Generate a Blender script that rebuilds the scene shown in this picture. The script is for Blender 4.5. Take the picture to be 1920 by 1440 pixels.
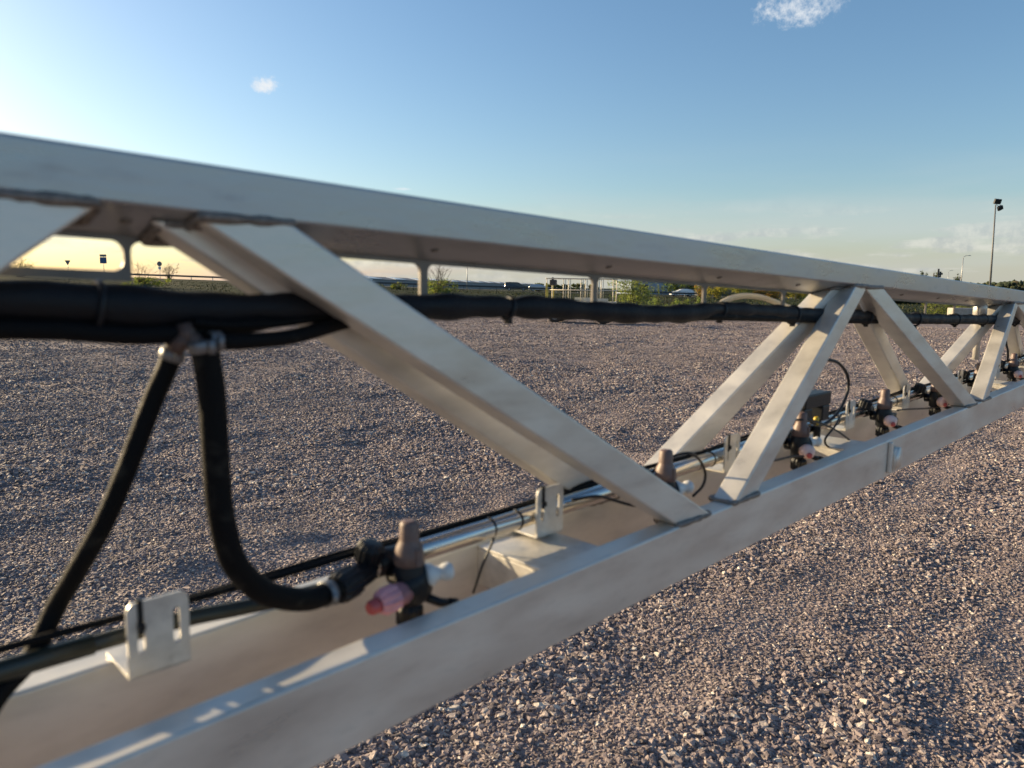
import bpy, bmesh, math, random
import numpy as np
from mathutils import Vector, Matrix
random.seed(7); rng = np.random.default_rng(7)
R = math.radians
scene = bpy.context.scene
for o in list(bpy.data.objects): bpy.data.objects.remove(o)

# ------------------------------------------------------------------ camera
EYE = 1.55
F = 1387.0
PITCH = math.atan(182/1387.0); ROLL = 0.013
def camdir(px, py):                      # direction in the world of a spot in the 1920x1440 frame
    x = (px-960)/F; y = -(py-720)/F
    c, s = math.cos(ROLL), math.sin(ROLL)
    return Matrix.Rotation(-PITCH, 3, 'X') @ Vector((c*x-s*y, 1, s*x+c*y))
cam = bpy.data.cameras.new('camera'); camo = bpy.data.objects.new('camera', cam)
scene.collection.objects.link(camo); scene.camera = camo
c, s = math.cos(ROLL), math.sin(ROLL)
rx = Matrix.Rotation(-PITCH, 3, 'X')
right, up, fwd = rx@Vector((c, 0, s)), rx@Vector((-s, 0, c)), rx@Vector((0, 1, 0))
m = Matrix((right, up, -fwd)).transposed().to_4x4(); m.translation = Vector((0, 0, EYE))
camo.matrix_world = m
cam.sensor_width = 36; cam.lens = 26.0; cam.clip_start = 0.05; cam.clip_end = 8000
cam.dof.use_dof = True; cam.dof.focus_distance = 6.0; cam.dof.aperture_fstop = 5.2

# ------------------------------------------------------------------ light
SUN_AZ = -66.0; SUN_EL = 15.0            # degrees right of straight ahead, degrees up
world = bpy.data.worlds.new('World'); scene.world = world; world.use_nodes = True
nt = world.node_tree; N = nt.nodes; L = nt.links; N.clear()
def nd(n, t, **k):
    q = n.new(t)
    for a, b in k.items(): setattr(q, a, b)
    return q
sky = nd(N, 'ShaderNodeTexSky', sky_type='NISHITA', sun_disc=False)
sky.sun_elevation = R(SUN_EL); sky.sun_rotation = R(SUN_AZ); sky.altitude = 100
sky.air_density = 1.1; sky.dust_density = 1.25; sky.ozone_density = 2.7
bg = nd(N, 'ShaderNodeBackground'); bg.inputs[1].default_value = 0.080
out = nd(N, 'ShaderNodeOutputWorld')
geo = nd(N, 'ShaderNodeTexCoord'); sep = nd(N, 'ShaderNodeSeparateXYZ')
L.new(geo.outputs['Generated'], sep.inputs[0])
def mth(op, a, b=None, cl=False):
    q = nd(N, 'ShaderNodeMath', operation=op, use_clamp=cl)
    for i, v in enumerate((a, b)):
        if v is None: continue
        if isinstance(v, (int, float)): q.inputs[i].default_value = v
        else: L.new(v, q.inputs[i])
    return q.outputs[0]
def ramp(v, lo, hi, smooth=True):
    q = nd(N, 'ShaderNodeMapRange'); q.interpolation_type = 'SMOOTHSTEP' if smooth else 'LINEAR'
    L.new(v, q.inputs[0]); q.inputs[1].default_value = lo; q.inputs[2].default_value = hi
    return q.outputs[0]
# low broken cloud bands near the horizon
mp = nd(N, 'ShaderNodeMapping'); mp.inputs['Scale'].default_value = (6, 6, 44)
L.new(geo.outputs['Generated'], mp.inputs[0])
n1 = nd(N, 'ShaderNodeTexNoise'); n1.inputs['Scale'].default_value = 1.0; n1.inputs['Detail'].default_value = 7; n1.inputs['Roughness'].default_value = .58
L.new(mp.outputs[0], n1.inputs[0])
band = mth('MULTIPLY', ramp(sep.outputs[2], .002, .02), ramp(sep.outputs[2], .12, .05))
low = mth('MULTIPLY', ramp(n1.outputs[0], .46, .60), band, True)
# thin veil
mp2 = nd(N, 'ShaderNodeMapping'); mp2.inputs['Scale'].default_value = (2.2, 2.2, 14); mp2.inputs['Location'].default_value = (3.1, 1.7, .4)
L.new(geo.outputs['Generated'], mp2.inputs[0])
n2 = nd(N, 'ShaderNodeTexNoise'); n2.inputs['Scale'].default_value = 1.0; n2.inputs['Detail'].default_value = 5
L.new(mp2.outputs[0], n2.inputs[0])
veil = mth('MULTIPLY', mth('MULTIPLY', ramp(n2.outputs[0], .42, .7), ramp(sep.outputs[2], .20, .05)), .5)
# single small clouds at fixed places in the sky
n3 = nd(N, 'ShaderNodeTexNoise'); n3.inputs['Scale'].default_value = 42; n3.inputs['Detail'].default_value = 8; n3.inputs['Roughness'].default_value = .62
L.new(geo.outputs['Generated'], n3.inputs[0])
n4 = nd(N, 'ShaderNodeTexNoise'); n4.inputs['Scale'].default_value = 120; n4.inputs['Detail'].default_value = 7; n4.inputs['Roughness'].default_value = .65; L.new(geo.outputs['Generated'], n4.inputs[0])
nmix = mth('ADD', mth('MULTIPLY', n3.outputs[0], .5), mth('MULTIPLY', n4.outputs[0], .5))
puffs = None
for px, py, rx_, ry_, st in ((1490, 18, .056, .026, .9), (1560, 0, .026, .018, .6), (497, 158, .024, .014, 1.0), (752, 354, .020, .0025, .55)):
    d0 = camdir(px, py).normalized()
    rt = Vector((d0.y, -d0.x, 0)).normalized(); uu = rt.cross(d0)
    def dot(v):
        q = nd(N, 'ShaderNodeVectorMath', operation='DOT_PRODUCT'); L.new(geo.outputs['Generated'], q.inputs[0]); q.inputs[1].default_value = v
        return q.outputs['Value']
    a = mth('DIVIDE', dot(rt), rx_); b = mth('DIVIDE', mth('SUBTRACT', dot(uu), 0.0), ry_)
    r2 = mth('ADD', mth('MULTIPLY', a, a), mth('MULTIPLY', b, b))
    fr = mth('GREATER_THAN', dot(d0), 0.0)
    k = mth('SUBTRACT', mth('MULTIPLY', ramp(r2, 2.2, 0.0, False), .98), mth('MULTIPLY', mth('SUBTRACT', 1.0, nmix), 1.55))
    k = mth('MULTIPLY', mth('MULTIPLY', ramp(k, -.08, .40), fr), st)
    puffs = k if puffs is None else mth('MAXIMUM', puffs, k)
def mix(fac, a, b):
    q = nd(N, 'ShaderNodeMix', data_type='RGBA')
    if isinstance(fac, (int, float)): q.inputs[0].default_value = fac
    else: L.new(fac, q.inputs[0])
    for i, v in ((6, a), (7, b)):
        if isinstance(v, tuple): q.inputs[i].default_value = v
        else: L.new(v, q.inputs[i])
    return q.outputs[2]
SKYG = nd(N, 'ShaderNodeGamma'); SKYG.inputs[1].default_value = 1.0
hs = nd(N, 'ShaderNodeHueSaturation'); hs.inputs['Saturation'].default_value = 1.10; L.new(sky.outputs[0], hs.inputs['Color']); L.new(hs.outputs[0], SKYG.inputs[0])
lt = nd(N, 'ShaderNodeMix', data_type='RGBA', blend_type='LIGHTEN'); L.new(SKYG.outputs[0], lt.inputs[6]); lt.inputs[7].default_value = (3.3, 3.3, 2.95, 1)
L.new(mth('MULTIPLY', ramp(sep.outputs[2], .115, -.01), .8), lt.inputs[0])
lt2 = nd(N, 'ShaderNodeMix', data_type='RGBA', blend_type='LIGHTEN'); L.new(lt.outputs[2], lt2.inputs[6]); lt2.inputs[7].default_value = (3.3, 3.6, 3.7, 1); L.new(veil, lt2.inputs[0])
col = lt2.outputs[2]
shade = mix(ramp(n3.outputs[0], .35, .65), (2.7, 2.85, 3.0, 1), (4.6, 4.5, 4.1, 1))
col = mix(mth('MULTIPLY', low, .55), col, shade)
col = mix(puffs, col, (4.7, 4.9, 5.1, 1))
L.new(col, bg.inputs[0]); L.new(bg.outputs[0], out.inputs[0])

sun = bpy.data.lights.new('sun', 'SUN'); sun.energy = 5.0; sun.angle = R(0.6); sun.color = (1.0, .77, .46)
suno = bpy.data.objects.new('sun', sun); scene.collection.objects.link(suno)
a, e = R(SUN_AZ), R(SUN_EL)
sd = Vector((math.sin(a)*math.cos(e), math.cos(a)*math.cos(e), math.sin(e)))
suno.rotation_euler = sd.to_track_quat('Z', 'Y').to_euler(); suno.location = sd*50
scene.view_settings.view_transform = 'Standard'; scene.view_settings.look = 'None'
scene.view_settings.exposure = 1.18; scene.view_settings.gamma = 1.0

# ------------------------------------------------------------------ materials
def mat(name, color, rough=.6, metal=0.0, var=0.0, vscale=20.0, bump=0.0, bscale=200.0, coat=0.0, rvar=0.0, stretch=(1, 1, 1), spec=.5, darks=None, trans=0.0, fine=0):
    m = bpy.data.materials.new(name); m.use_nodes = True
    n = m.node_tree.nodes; l = m.node_tree.links; p = n['Principled BSDF']
    p.inputs['Base Color'].default_value = (*color, 1); p.inputs['Roughness'].default_value = rough
    p.inputs['Metallic'].default_value = metal; p.inputs['Coat Weight'].default_value = coat
    p.inputs['Specular IOR Level'].default_value = spec
    p.inputs['Transmission Weight'].default_value = trans
    tc = n.new('ShaderNodeTexCoord'); mp = n.new('ShaderNodeMapping'); mp.inputs['Scale'].default_value = stretch
    l.new(tc.outputs['Object'], mp.inputs[0])
    if var > 0 or rvar > 0:
        t = n.new('ShaderNodeTexNoise'); t.inputs['Scale'].default_value = vscale; t.inputs['Detail'].default_value = 6; t.inputs['Roughness'].default_value = .6
        l.new(mp.outputs[0], t.inputs[0])
        r = n.new('ShaderNodeMapRange'); l.new(t.outputs[0], r.inputs[0])
        r.inputs[1].default_value = .3; r.inputs[2].default_value = .7; r.inputs[3].default_value = 1-var; r.inputs[4].default_value = 1+var*.6
        mx = n.new('ShaderNodeVectorMath'); mx.operation = 'SCALE'; mx.inputs[0].default_value = color; l.new(r.outputs[0], mx.inputs['Scale'])
        src = mx.outputs[0]
        if fine:                                   # smudges and weather spots
            t4 = n.new('ShaderNodeTexNoise'); t4.inputs['Scale'].default_value = fine; t4.inputs['Detail'].default_value = 8; t4.inputs['Roughness'].default_value = .7
            l.new(mp.outputs[0], t4.inputs[0])
            r4 = n.new('ShaderNodeMapRange'); r4.interpolation_type = 'SMOOTHSTEP'; l.new(t4.outputs[0], r4.inputs[0]); r4.inputs[1].default_value = .52; r4.inputs[2].default_value = .78; r4.inputs[3].default_value = 1.0; r4.inputs[4].default_value = .74
            m4 = n.new('ShaderNodeVectorMath'); m4.operation = 'SCALE'; l.new(src, m4.inputs[0]); l.new(r4.outputs[0], m4.inputs['Scale']); src = m4.outputs[0]
        if darks:
            t2 = n.new('ShaderNodeTexNoise'); t2.inputs['Scale'].default_value = darks[0]; t2.inputs['Detail'].default_value = 4
            l.new(mp.outputs[0], t2.inputs[0])
            r2 = n.new('ShaderNodeMapRange'); l.new(t2.outputs[0], r2.inputs[0]); r2.inputs[1].default_value = darks[1]; r2.inputs[2].default_value = darks[1]+.07
            mm = n.new('ShaderNodeMix'); mm.data_type = 'RGBA'; l.new(r2.outputs[0], mm.inputs[0]); l.new(src, mm.inputs[6]); mm.inputs[7].default_value = (*darks[2], 1)
            src = mm.outputs[2]
        l.new(src, p.inputs['Base Color'])
        if rvar:
            r3 = n.new('ShaderNodeMapRange'); l.new(t.outputs[0], r3.inputs[0]); r3.inputs[1].default_value = .3; r3.inputs[2].default_value = .7
            r3.inputs[3].default_value = rough-rvar; r3.inputs[4].default_value = rough+rvar; l.new(r3.outputs[0], p.inputs['Roughness'])
    if bump > 0:
        t = n.new('ShaderNodeTexNoise'); t.inputs['Scale'].default_value = bscale; t.inputs['Detail'].default_value = 4
        l.new(mp.outputs[0], t.inputs[0])
        b = n.new('ShaderNodeBump'); b.inputs['Strength'].default_value = bump; b.inputs['Distance'].default_value = .002
        l.new(t.outputs[0], b.inputs['Height']); l.new(b.outputs[0], p.inputs['Normal'])
    return m
ALU = mat('raw_aluminium', (.64, .61, .555), .40, .42, var=.26, vscale=13, bump=.12, bscale=60, rvar=.13, stretch=(.5, 1, 1.8), fine=26)
ALU2 = mat('sheet_aluminium', (.60, .575, .53), .40, .40, fine=90, var=.2, vscale=40, bump=.12, bscale=160, rvar=.1)
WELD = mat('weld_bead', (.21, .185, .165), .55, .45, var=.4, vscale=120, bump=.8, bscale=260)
GUIDE = mat('guide_metal', (.17, .155, .145), .5, .4, var=.2, vscale=20)
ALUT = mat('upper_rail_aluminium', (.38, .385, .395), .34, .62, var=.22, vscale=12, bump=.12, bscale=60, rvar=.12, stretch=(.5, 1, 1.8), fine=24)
STEEL = mat('stainless_steel', (.55, .53, .50), .22, 1.0, var=.08, vscale=40, rvar=.06, bump=.03, bscale=80)
RUB = mat('black_rubber', (.0045, .0045, .005), .68, 0, var=.35, vscale=60, bump=.35, bscale=300, rvar=.1, darks=(26, .62, (.020, .018, .015)), spec=.12)
SLEEVE = mat('hose_sleeve', (.006, .007, .010), .62, 0, var=.4, vscale=30, bump=.5, bscale=200, rvar=.1, spec=.25)
OLIVE = mat('dark_green_hose', (.020, .024, .018), .4, 0, var=.3, vscale=60)
PLB = mat('black_plastic', (.0065, .008, .011), .42, 0, spec=.3, var=.3, vscale=80, bump=.15, bscale=300)
TAUPE = mat('brown_plastic', (.135, .088, .078), .5, 0, var=.18, vscale=120, bump=.1, bscale=300)
PINK = mat('pink_plastic', (.78, .36, .40), .35, 0, var=.2, vscale=60, trans=.25)
RED = mat('red_plastic', (.42, .07, .07), .35, 0, var=.2, vscale=60)
PALE = mat('pale_pink_plastic', (.70, .50, .47), .4, 0, var=.14, vscale=80)
WHITE = mat('milky_plastic', (.72, .72, .70), .35, 0, var=.08, vscale=60, trans=.2)
YEL = mat('yellow_plastic', (.5, .36, .03), .4, 0, var=.1)
CLAMP = mat('clamp_steel', (.20, .20, .205), .45, .6, var=.2, vscale=90)
BOLT = mat('dark_bolt', (.05, .05, .052), .5, .6, var=.3, vscale=200)
RUST = mat('rusty_fitting', (.10, .062, .050), .65, .2, var=.3, vscale=60)
BEIGE = mat('beige_hose', (.42, .37, .28), .5, 0, var=.12)

# ------------------------------------------------------------------ mesh helpers
col0 = scene.collection
def link(name, me, mtl=None, parent=None, mw=None):
    o = bpy.data.objects.new(name, me); col0.objects.link(o)
    if mtl is not None and me is not None:
        for q in (mtl if isinstance(mtl, (list, tuple)) else [mtl]): me.materials.append(q)
    if parent is not None: o.parent = parent
    return o
def tag(o, label=None, cat=None, group=None, kind=None):
    for k, v in (('label', label), ('category', cat), ('group', group), ('kind', kind)):
        if v: o[k] = v
    return o
def thing(name, label, cat, loc=(0, 0, 0), rz=0.0, group=None):
    o = bpy.data.objects.new(name, None); col0.objects.link(o); o.empty_display_size = .1
    o.location = loc; o.rotation_euler = (0, 0, rz)
    return tag(o, label, cat, group)
def copy_tree(o, parent=None):
    c = o.copy(); col0.objects.link(c)
    if parent: c.parent = parent
    for ch in [q for q in bpy.data.objects if q.parent == o]: copy_tree(ch, c)
    return c
class MB:
    def __init__(s): s.v = []; s.f = []; s.m = []; s.cur = 0; s.smooth = []
    def add(s, vs, fs, smooth=False):
        b = len(s.v); s.v += [tuple(q) for q in vs]; s.f += [tuple(b+i for i in f) for f in fs]
        s.m += [s.cur]*len(fs); s.smooth += [smooth]*len(fs); return s
    def box(s, x0, x1, y0, y1, z0, z1, bev=0.0, mtx=None):
        b = bmesh.new(); bmesh.ops.create_cube(b, size=1)
        for v in b.verts: v.co = Vector(((x0+x1)/2+v.co.x*(x1-x0), (y0+y1)/2+v.co.y*(y1-y0), (z0+z1)/2+v.co.z*(z1-z0)))
        if bev > 0: bmesh.ops.bevel(b, geom=b.edges[:], offset=bev, segments=2, affect='EDGES', profile=.5)
        if mtx is not None: b.transform(mtx)
        return s.frombm(b)
    def frombm(s, b, smooth=False):
        b.verts.index_update(); s.add([v.co[:] for v in b.verts], [[v.index for v in f.verts] for f in b.faces], smooth); b.free(); return s
    def beam(s, p0, p1, u, w, hu, hw, r=.003, seg=3, cap=True, q0=None, q1=None):
        # box section swept from p0 to p1; u, w are section axes, hu, hw half sizes, rounded corners; q: (normal, point) planes that cut the ends
        u = Vector(u).normalized(); w = Vector(w).normalized(); p0 = Vector(p0); p1 = Vector(p1)
        prof = []
        for (sx, sy, a0) in ((1, 1, 0), (-1, 1, 90), (-1, -1, 180), (1, -1, 270)):
            for k in range(seg+1):
                a = R(a0+90*k/seg); prof.append((sx*(hu-r)+r*math.cos(a), sy*(hw-r)+r*math.sin(a)))
        d = (p1-p0).normalized(); n = len(prof); vs = []
        for p, q in ((p0, q0), (p1, q1)):
            for (a, b) in prof:
                v = p+u*a+w*b
                if q is not None:
                    nn, pt = Vector(q[0]), Vector(q[1]); v = v+d*((pt-v).dot(nn)/d.dot(nn))
                vs.append(v)
        fs = [(i, (i+1) % n, n+(i+1) % n, n+i) for i in range(n)]
        if cap: fs += [tuple(range(n-1, -1, -1)), tuple(range(n, 2*n))]
        return s.add(vs, fs)
    def tube(s, pts, r, n=16, cap=True, smooth=True):
        pts = [Vector(p) for p in pts]; m_ = len(pts); rr = r if hasattr(r, '__len__') else [r]*m_
        t0 = (pts[1]-pts[0]).normalized(); ref = Vector((0, 0, 1)) if abs(t0.z) < .9 else Vector((1, 0, 0))
        nx = t0.cross(ref).normalized(); vs = []
        for i, p in enumerate(pts):
            t = (pts[min(i+1, m_-1)]-pts[max(i-1, 0)]).normalized()
            nx = (nx-t*nx.dot(t)).normalized(); ny = t.cross(nx)
            for k in range(n):
                a = 2*math.pi*k/n; vs.append(p+(nx*math.cos(a)+ny*math.sin(a))*rr[i])
        fs = [(i*n+k, i*n+(k+1) % n, (i+1)*n+(k+1) % n, (i+1)*n+k) for i in range(m_-1) for k in range(n)]
        s.add(vs, fs, smooth)
        if cap: b = len(s.v)-len(vs); s.f += [tuple(b+k for k in range(n-1, -1, -1)), tuple(b+(m_-1)*n+k for k in range(n))]; s.m += [s.cur]*2; s.smooth += [False]*2
        return s
    def lathe(s, base, axis, prof, n=20, ribs=0, ribd=0.0, smooth=True):   # prof: (distance along the axis, radius)
        base = Vector(base); ax = Vector(axis).normalized(); ref = Vector((0, 0, 1)) if abs(ax.z) < .9 else Vector((1, 0, 0))
        nx = ax.cross(ref).normalized(); ny = ax.cross(nx); vs = []
        if ribs: n = ribs*4
        for (h, r) in prof:
            for k in range(n):
                a = 2*math.pi*k/n; q = r-(ribd if (ribs and k % 4 in (2, 3)) else 0)*(r > ribd*3)
                vs.append(base+ax*h+(nx*math.cos(a)+ny*math.sin(a))*q)
        fs = [(i*n+(k+1) % n, i*n+k, (i+1)*n+k, (i+1)*n+(k+1) % n) for i in range(len(prof)-1) for k in range(n)]
        s.add(vs, fs, smooth and not ribs)
        b = len(s.v)-len(vs)
        s.f += [tuple(b+k for k in range(n)), tuple(b+(len(prof)-1)*n+k for k in range(n-1, -1, -1))]; s.m += [s.cur]*2; s.smooth += [False]*2
        return s
    def prism(s, poly, y0, y1, mp=lambda a, b, c: (a, b, c)):          # outline (x, z) given thickness from y0 to y1
        n = len(poly); vs = [mp(x, y0, z) for x, z in poly]+[mp(x, y1, z) for x, z in poly]
        fs = [tuple(range(n)), tuple(range(2*n-1, n-1, -1))]+[(i, n+i, n+(i+1) % n, (i+1) % n) for i in range(n)]
        return s.add(vs, fs)
    def build(s, name, mtl, parent=None):
        me = bpy.data.meshes.new(name); me.from_pydata(s.v, [], s.f)
        me.polygons.foreach_set('use_smooth', s.smooth); me.polygons.foreach_set('material_index', s.m)
        b = bmesh.new(); b.from_mesh(me); bmesh.ops.recalc_face_normals(b, faces=b.faces); b.to_mesh(me); b.free(); me.update()
        return link(name, me, mtl, parent)
def spline(pts, k=8):
    P = [Vector(p) for p in pts]; P = [P[0]*2-P[1]]+P+[P[-1]*2-P[-2]]; o = []
    for i in range(1, len(P)-2):
        for j in range(k):
            t = j/k; a, b, c, d = P[i-1:i+3]
            o.append(.5*((2*b)+(c-a)*t+(2*a-5*b+4*c-d)*t*t+(3*b-a-3*c+d)*t**3))
    return o+[P[-2]]

# ------------------------------------------------------------------ ground
def vnoise(x, y, sc, seed):
    x = np.asarray(x, float)*sc; y = np.asarray(y, float)*sc
    xi = np.floor(x).astype(np.int64); yi = np.floor(y).astype(np.int64); fx = x-xi; fy = y-yi
    def h(a, b):
        q = (a*374761393+b*668265263+seed*1442695041) & 0x7fffffff; q = (q ^ (q >> 13))*1274126177 & 0x7fffffff
        return ((q ^ (q >> 16)) & 0xffff)/65535.0
    sx = fx*fx*(3-2*fx); sy = fy*fy*(3-2*fy)
    return (h(xi, yi)*(1-sx)+h(xi+1, yi)*sx)*(1-sy)+(h(xi, yi+1)*(1-sx)+h(xi+1, yi+1)*sx)*sy
def track(x, y):                         # worn wheel tracks running alongside the boom
    w = x*.753-y*.658+.05*np.sin((x+y)*.7); o = 0
    for c_, h_ in ((-1.30, .17), (-.42, .12), (-3.6, .2)): o = np.maximum(o, np.clip(1.6-np.abs(w-c_)/h_*1.1, 0, 1))
    return o
def gh(x, y):
    r = np.hypot(x, y); f = np.clip((70-r)/40, 0, 1)
    tr_ = track(x, y); h = -.006*tr_+.003*np.sin(tr_*math.pi)+(vnoise(x, y, .7, 1)-.5)*.07+(vnoise(x, y, 2.1, 2)-.5)*.055+(vnoise(x, y, 5.5, 3)-.5)*.026
    # old wheel ruts sweeping across the yard
    t = x*.22+y*.97+1.4*np.sin(x*.11); h = h+.009*np.sin(t*3.1)*vnoise(x, y, .35, 9)
    return h*f
rs = np.concatenate([np.linspace(.05, 1.5, 8), np.linspace(1.6, 9, 190), np.geomspace(9.1, 70, 150), np.geomspace(75, 5000, 24)])
az = np.concatenate([np.linspace(-180, -50, 40)[:-1], np.linspace(-50, 50, 420), np.linspace(50, 180, 40)[1:]])
RR, AA = np.meshgrid(rs, np.radians(az), indexing='ij'); X = RR*np.sin(AA); Y = RR*np.cos(AA); Z = gh(X, Y)
nr, na = X.shape; V = np.stack([X, Y, Z], -1).reshape(-1, 3)
idx = np.arange(nr*na).reshape(nr, na)
Fq = np.stack([idx[:-1, :-1], idx[1:, :-1], idx[1:, 1:], idx[:-1, 1:]], -1).reshape(-1, 4)
me = bpy.data.meshes.new('ground'); me.from_pydata(V.tolist(), [], Fq.tolist()); me.polygons.foreach_set('use_smooth', [True]*len(Fq))
b = bmesh.new(); b.from_mesh(me); bmesh.ops.remove_doubles(b, verts=b.verts, dist=1e-4); bmesh.ops.recalc_face_normals(b, faces=b.faces)
b.to_mesh(me); b.free()
if me.polygons[0].normal.z < 0: me.flip_normals()
GRAV = bpy.data.materials.new('crushed_gravel'); GRAV.use_nodes = True
n = GRAV.node_tree.nodes; l = GRAV.node_tree.links; p = n['Principled BSDF']; p.inputs['Roughness'].default_value = .85
tc = n.new('ShaderNodeTexCoord')
vo = n.new('ShaderNodeTexVoronoi'); vo.inputs['Scale'].default_value = 60; l.new(tc.outputs['Object'], vo.inputs[0])
cr = n.new('ShaderNodeValToRGB'); l.new(vo.outputs['Color'], cr.inputs[0])
GR_COL = [(0, (.085, .071, .073)), (.25, (.145, .118, .119)), (.55, (.21, .167, .166)), (.8, (.285, .229, .220)), (1, (.46, .40, .37))]
def setramp(cr, cols):
    while len(cr.color_ramp.elements) < len(cols): cr.color_ramp.elements.new(.5)
    for e_, (q, c_) in zip(cr.color_ramp.elements, cols): e_.position = q; e_.color = (*c_, 1)
setramp(cr, GR_COL)
big = n.new('ShaderNodeTexNoise'); big.inputs['Scale'].default_value = 1.1; big.inputs['Detail'].default_value = 6
mpg = n.new('ShaderNodeMapping'); mpg.inputs['Scale'].default_value = (.35, 1.3, 1); mpg.inputs['Rotation'].default_value = (0, 0, R(8)); l.new(tc.outputs['Object'], mpg.inputs[0]); l.new(mpg.outputs[0], big.inputs[0])
br = n.new('ShaderNodeMapRange'); l.new(big.outputs[0], br.inputs[0]); br.inputs[1].default_value = .3; br.inputs[2].default_value = .7; br.inputs[3].default_value = .74; br.inputs[4].default_value = 1.16
sc_ = n.new('ShaderNodeVectorMath'); sc_.operation = 'SCALE'; l.new(cr.outputs[0], sc_.inputs[0]); l.new(br.outputs[0], sc_.inputs['Scale']); l.new(sc_.outputs[0], p.inputs['Base Color'])
v2 = n.new('ShaderNodeTexVoronoi'); v2.inputs['Scale'].default_value = 40; l.new(tc.outputs['Object'], v2.inputs[0])
n5 = n.new('ShaderNodeTexNoise'); n5.inputs['Scale'].default_value = 9; n5.inputs['Detail'].default_value = 5; l.new(mpg.outputs[0], n5.inputs[0])
ad = n.new('ShaderNodeMath'); ad.operation = 'MULTIPLY_ADD'; l.new(n5.outputs[0], ad.inputs[0]); ad.inputs[1].default_value = 1.6; l.new(v2.outputs['Distance'], ad.inputs[2])
bu = n.new('ShaderNodeBump'); bu.inputs['Strength'].default_value = .8; bu.inputs['Distance'].default_value = .02; l.new(ad.outputs[0], bu.inputs['Height']); l.new(bu.outputs[0], p.inputs['Normal'])
tag(link('ground', me, GRAV), kind='structure')

# loose stones lying on the yard: points, each carrying one broken stone
def stone_points():
    P = []; S_ = []
    for (r0, r1, dens, s0, s1) in ((1.5, 3.4, 7600, .0056, .0178), (3.4, 6, 5600, .0060, .0165), (6, 11, 2200, .0080, .020), (11, 20, 700, .011, .024), (20, 38, 150, .016, .032)):
        area = .5*R(96)*(r1*r1-r0*r0); k = int(area*dens)
        r = np.sqrt(rng.uniform(r0*r0, r1*r1, k)); a = rng.uniform(R(-48), R(48), k)
        x = r*np.sin(a); y = r*np.cos(a); u = rng.uniform(0, 1, k)
        sz = (s0+(s1-s0)*u**2.8)*(.62+.62*vnoise(x, y, .9, 21)*(.7+.6*vnoise(x, y, 3.1, 22)))*(1-.38*track(x, y))
        P.append(np.stack([x, y, gh(x, y)+sz*.15], -1)); S_.append(sz)
    return np.concatenate(P), np.concatenate(S_)
SP, SZ = stone_points()
me = bpy.data.meshes.new('gravel_stones'); me.vertices.add(len(SP)); me.vertices.foreach_set('co', SP.astype(np.float32).ravel())
at = me.attributes.new('size', 'FLOAT', 'POINT'); at.data.foreach_set('value', SZ.astype(np.float32))
STONE = bpy.data.materials.new('broken_stone'); STONE.use_nodes = True
n = STONE.node_tree.nodes; l = STONE.node_tree.links; p = n['Principled BSDF']; p.inputs['Roughness'].default_value = .8
oi = n.new('ShaderNodeObjectInfo'); cr = n.new('ShaderNodeValToRGB'); l.new(oi.outputs['Random'], cr.inputs[0])
setramp(cr, [(0, (.085, .071, .073)), (.22, (.145, .118, .119)), (.5, (.21, .167, .166)), (.78, (.285, .229, .218)), (.93, (.38, .318, .285)), (1, (.58, .52, .45))])
tt = n.new('ShaderNodeTexNoise'); tt.inputs['Scale'].default_value = 2.0; tcs = n.new('ShaderNodeTexCoord'); l.new(tcs.outputs['Object'], tt.inputs[0])
r_ = n.new('ShaderNodeMapRange'); l.new(tt.outputs[0], r_.inputs[0]); r_.inputs[3].default_value = .7; r_.inputs[4].default_value = 1.25
sc2 = n.new('ShaderNodeVectorMath'); sc2.operation = 'SCALE'; l.new(cr.outputs[0], sc2.inputs[0]); l.new(r_.outputs[0], sc2.inputs['Scale']); l.new(sc2.outputs[0], p.inputs['Base Color'])
so = link('gravel_stones', me, STONE); tag(so, 'loose crushed pinkish grey stones covering the yard', 'gravel', kind='stuff')
ng = bpy.data.node_groups.new('stones', 'GeometryNodeTree')
ng.interface.new_socket('Geometry', in_out='INPUT', socket_type='NodeSocketGeometry'); ng.interface.new_socket('Geometry', in_out='OUTPUT', socket_type='NodeSocketGeometry')
gn, gl = ng.nodes, ng.links; gi = gn.new('NodeGroupInput'); go = gn.new('NodeGroupOutput')
jn = gn.new('GeometryNodeJoinGeometry')
for k in range(9):
    ico = gn.new('GeometryNodeMeshIcoSphere'); ico.inputs['Radius'].default_value = 1.0; ico.inputs['Subdivisions'].default_value = 1 if k % 3 else 2
    sp = gn.new('GeometryNodeSetPosition'); gl.new(ico.outputs[0], sp.inputs['Geometry'])
    nn = gn.new('ShaderNodeTexNoise'); nn.noise_dimensions = '4D'; nn.inputs['W'].default_value = k*3.7; nn.inputs['Scale'].default_value = .9; nn.inputs['Detail'].default_value = 1
    vs = gn.new('ShaderNodeVectorMath'); vs.operation = 'SUBTRACT'; gl.new(nn.outputs['Color'], vs.inputs[0]); vs.inputs[1].default_value = (.5, .5, .5)
    v3 = gn.new('ShaderNodeVectorMath'); v3.operation = 'SCALE'; gl.new(vs.outputs[0], v3.inputs[0]); v3.inputs['Scale'].default_value = 2.6
    gl.new(v3.outputs[0], sp.inputs['Offset'])
    tr = gn.new('GeometryNodeTransform'); gl.new(sp.outputs[0], tr.inputs['Geometry']); tr.inputs['Scale'].default_value = (1.1+.25*(k % 2), .88-.1*(k % 3), .50+.06*(k % 4))
    sm = gn.new('GeometryNodeSetMaterial'); sm.inputs['Material'].default_value = STONE; gl.new(tr.outputs[0], sm.inputs['Geometry'])
    ti = gn.new('GeometryNodeGeometryToInstance'); gl.new(sm.outputs[0], ti.inputs[0]); gl.new(ti.outputs[0], jn.inputs[0])
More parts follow.
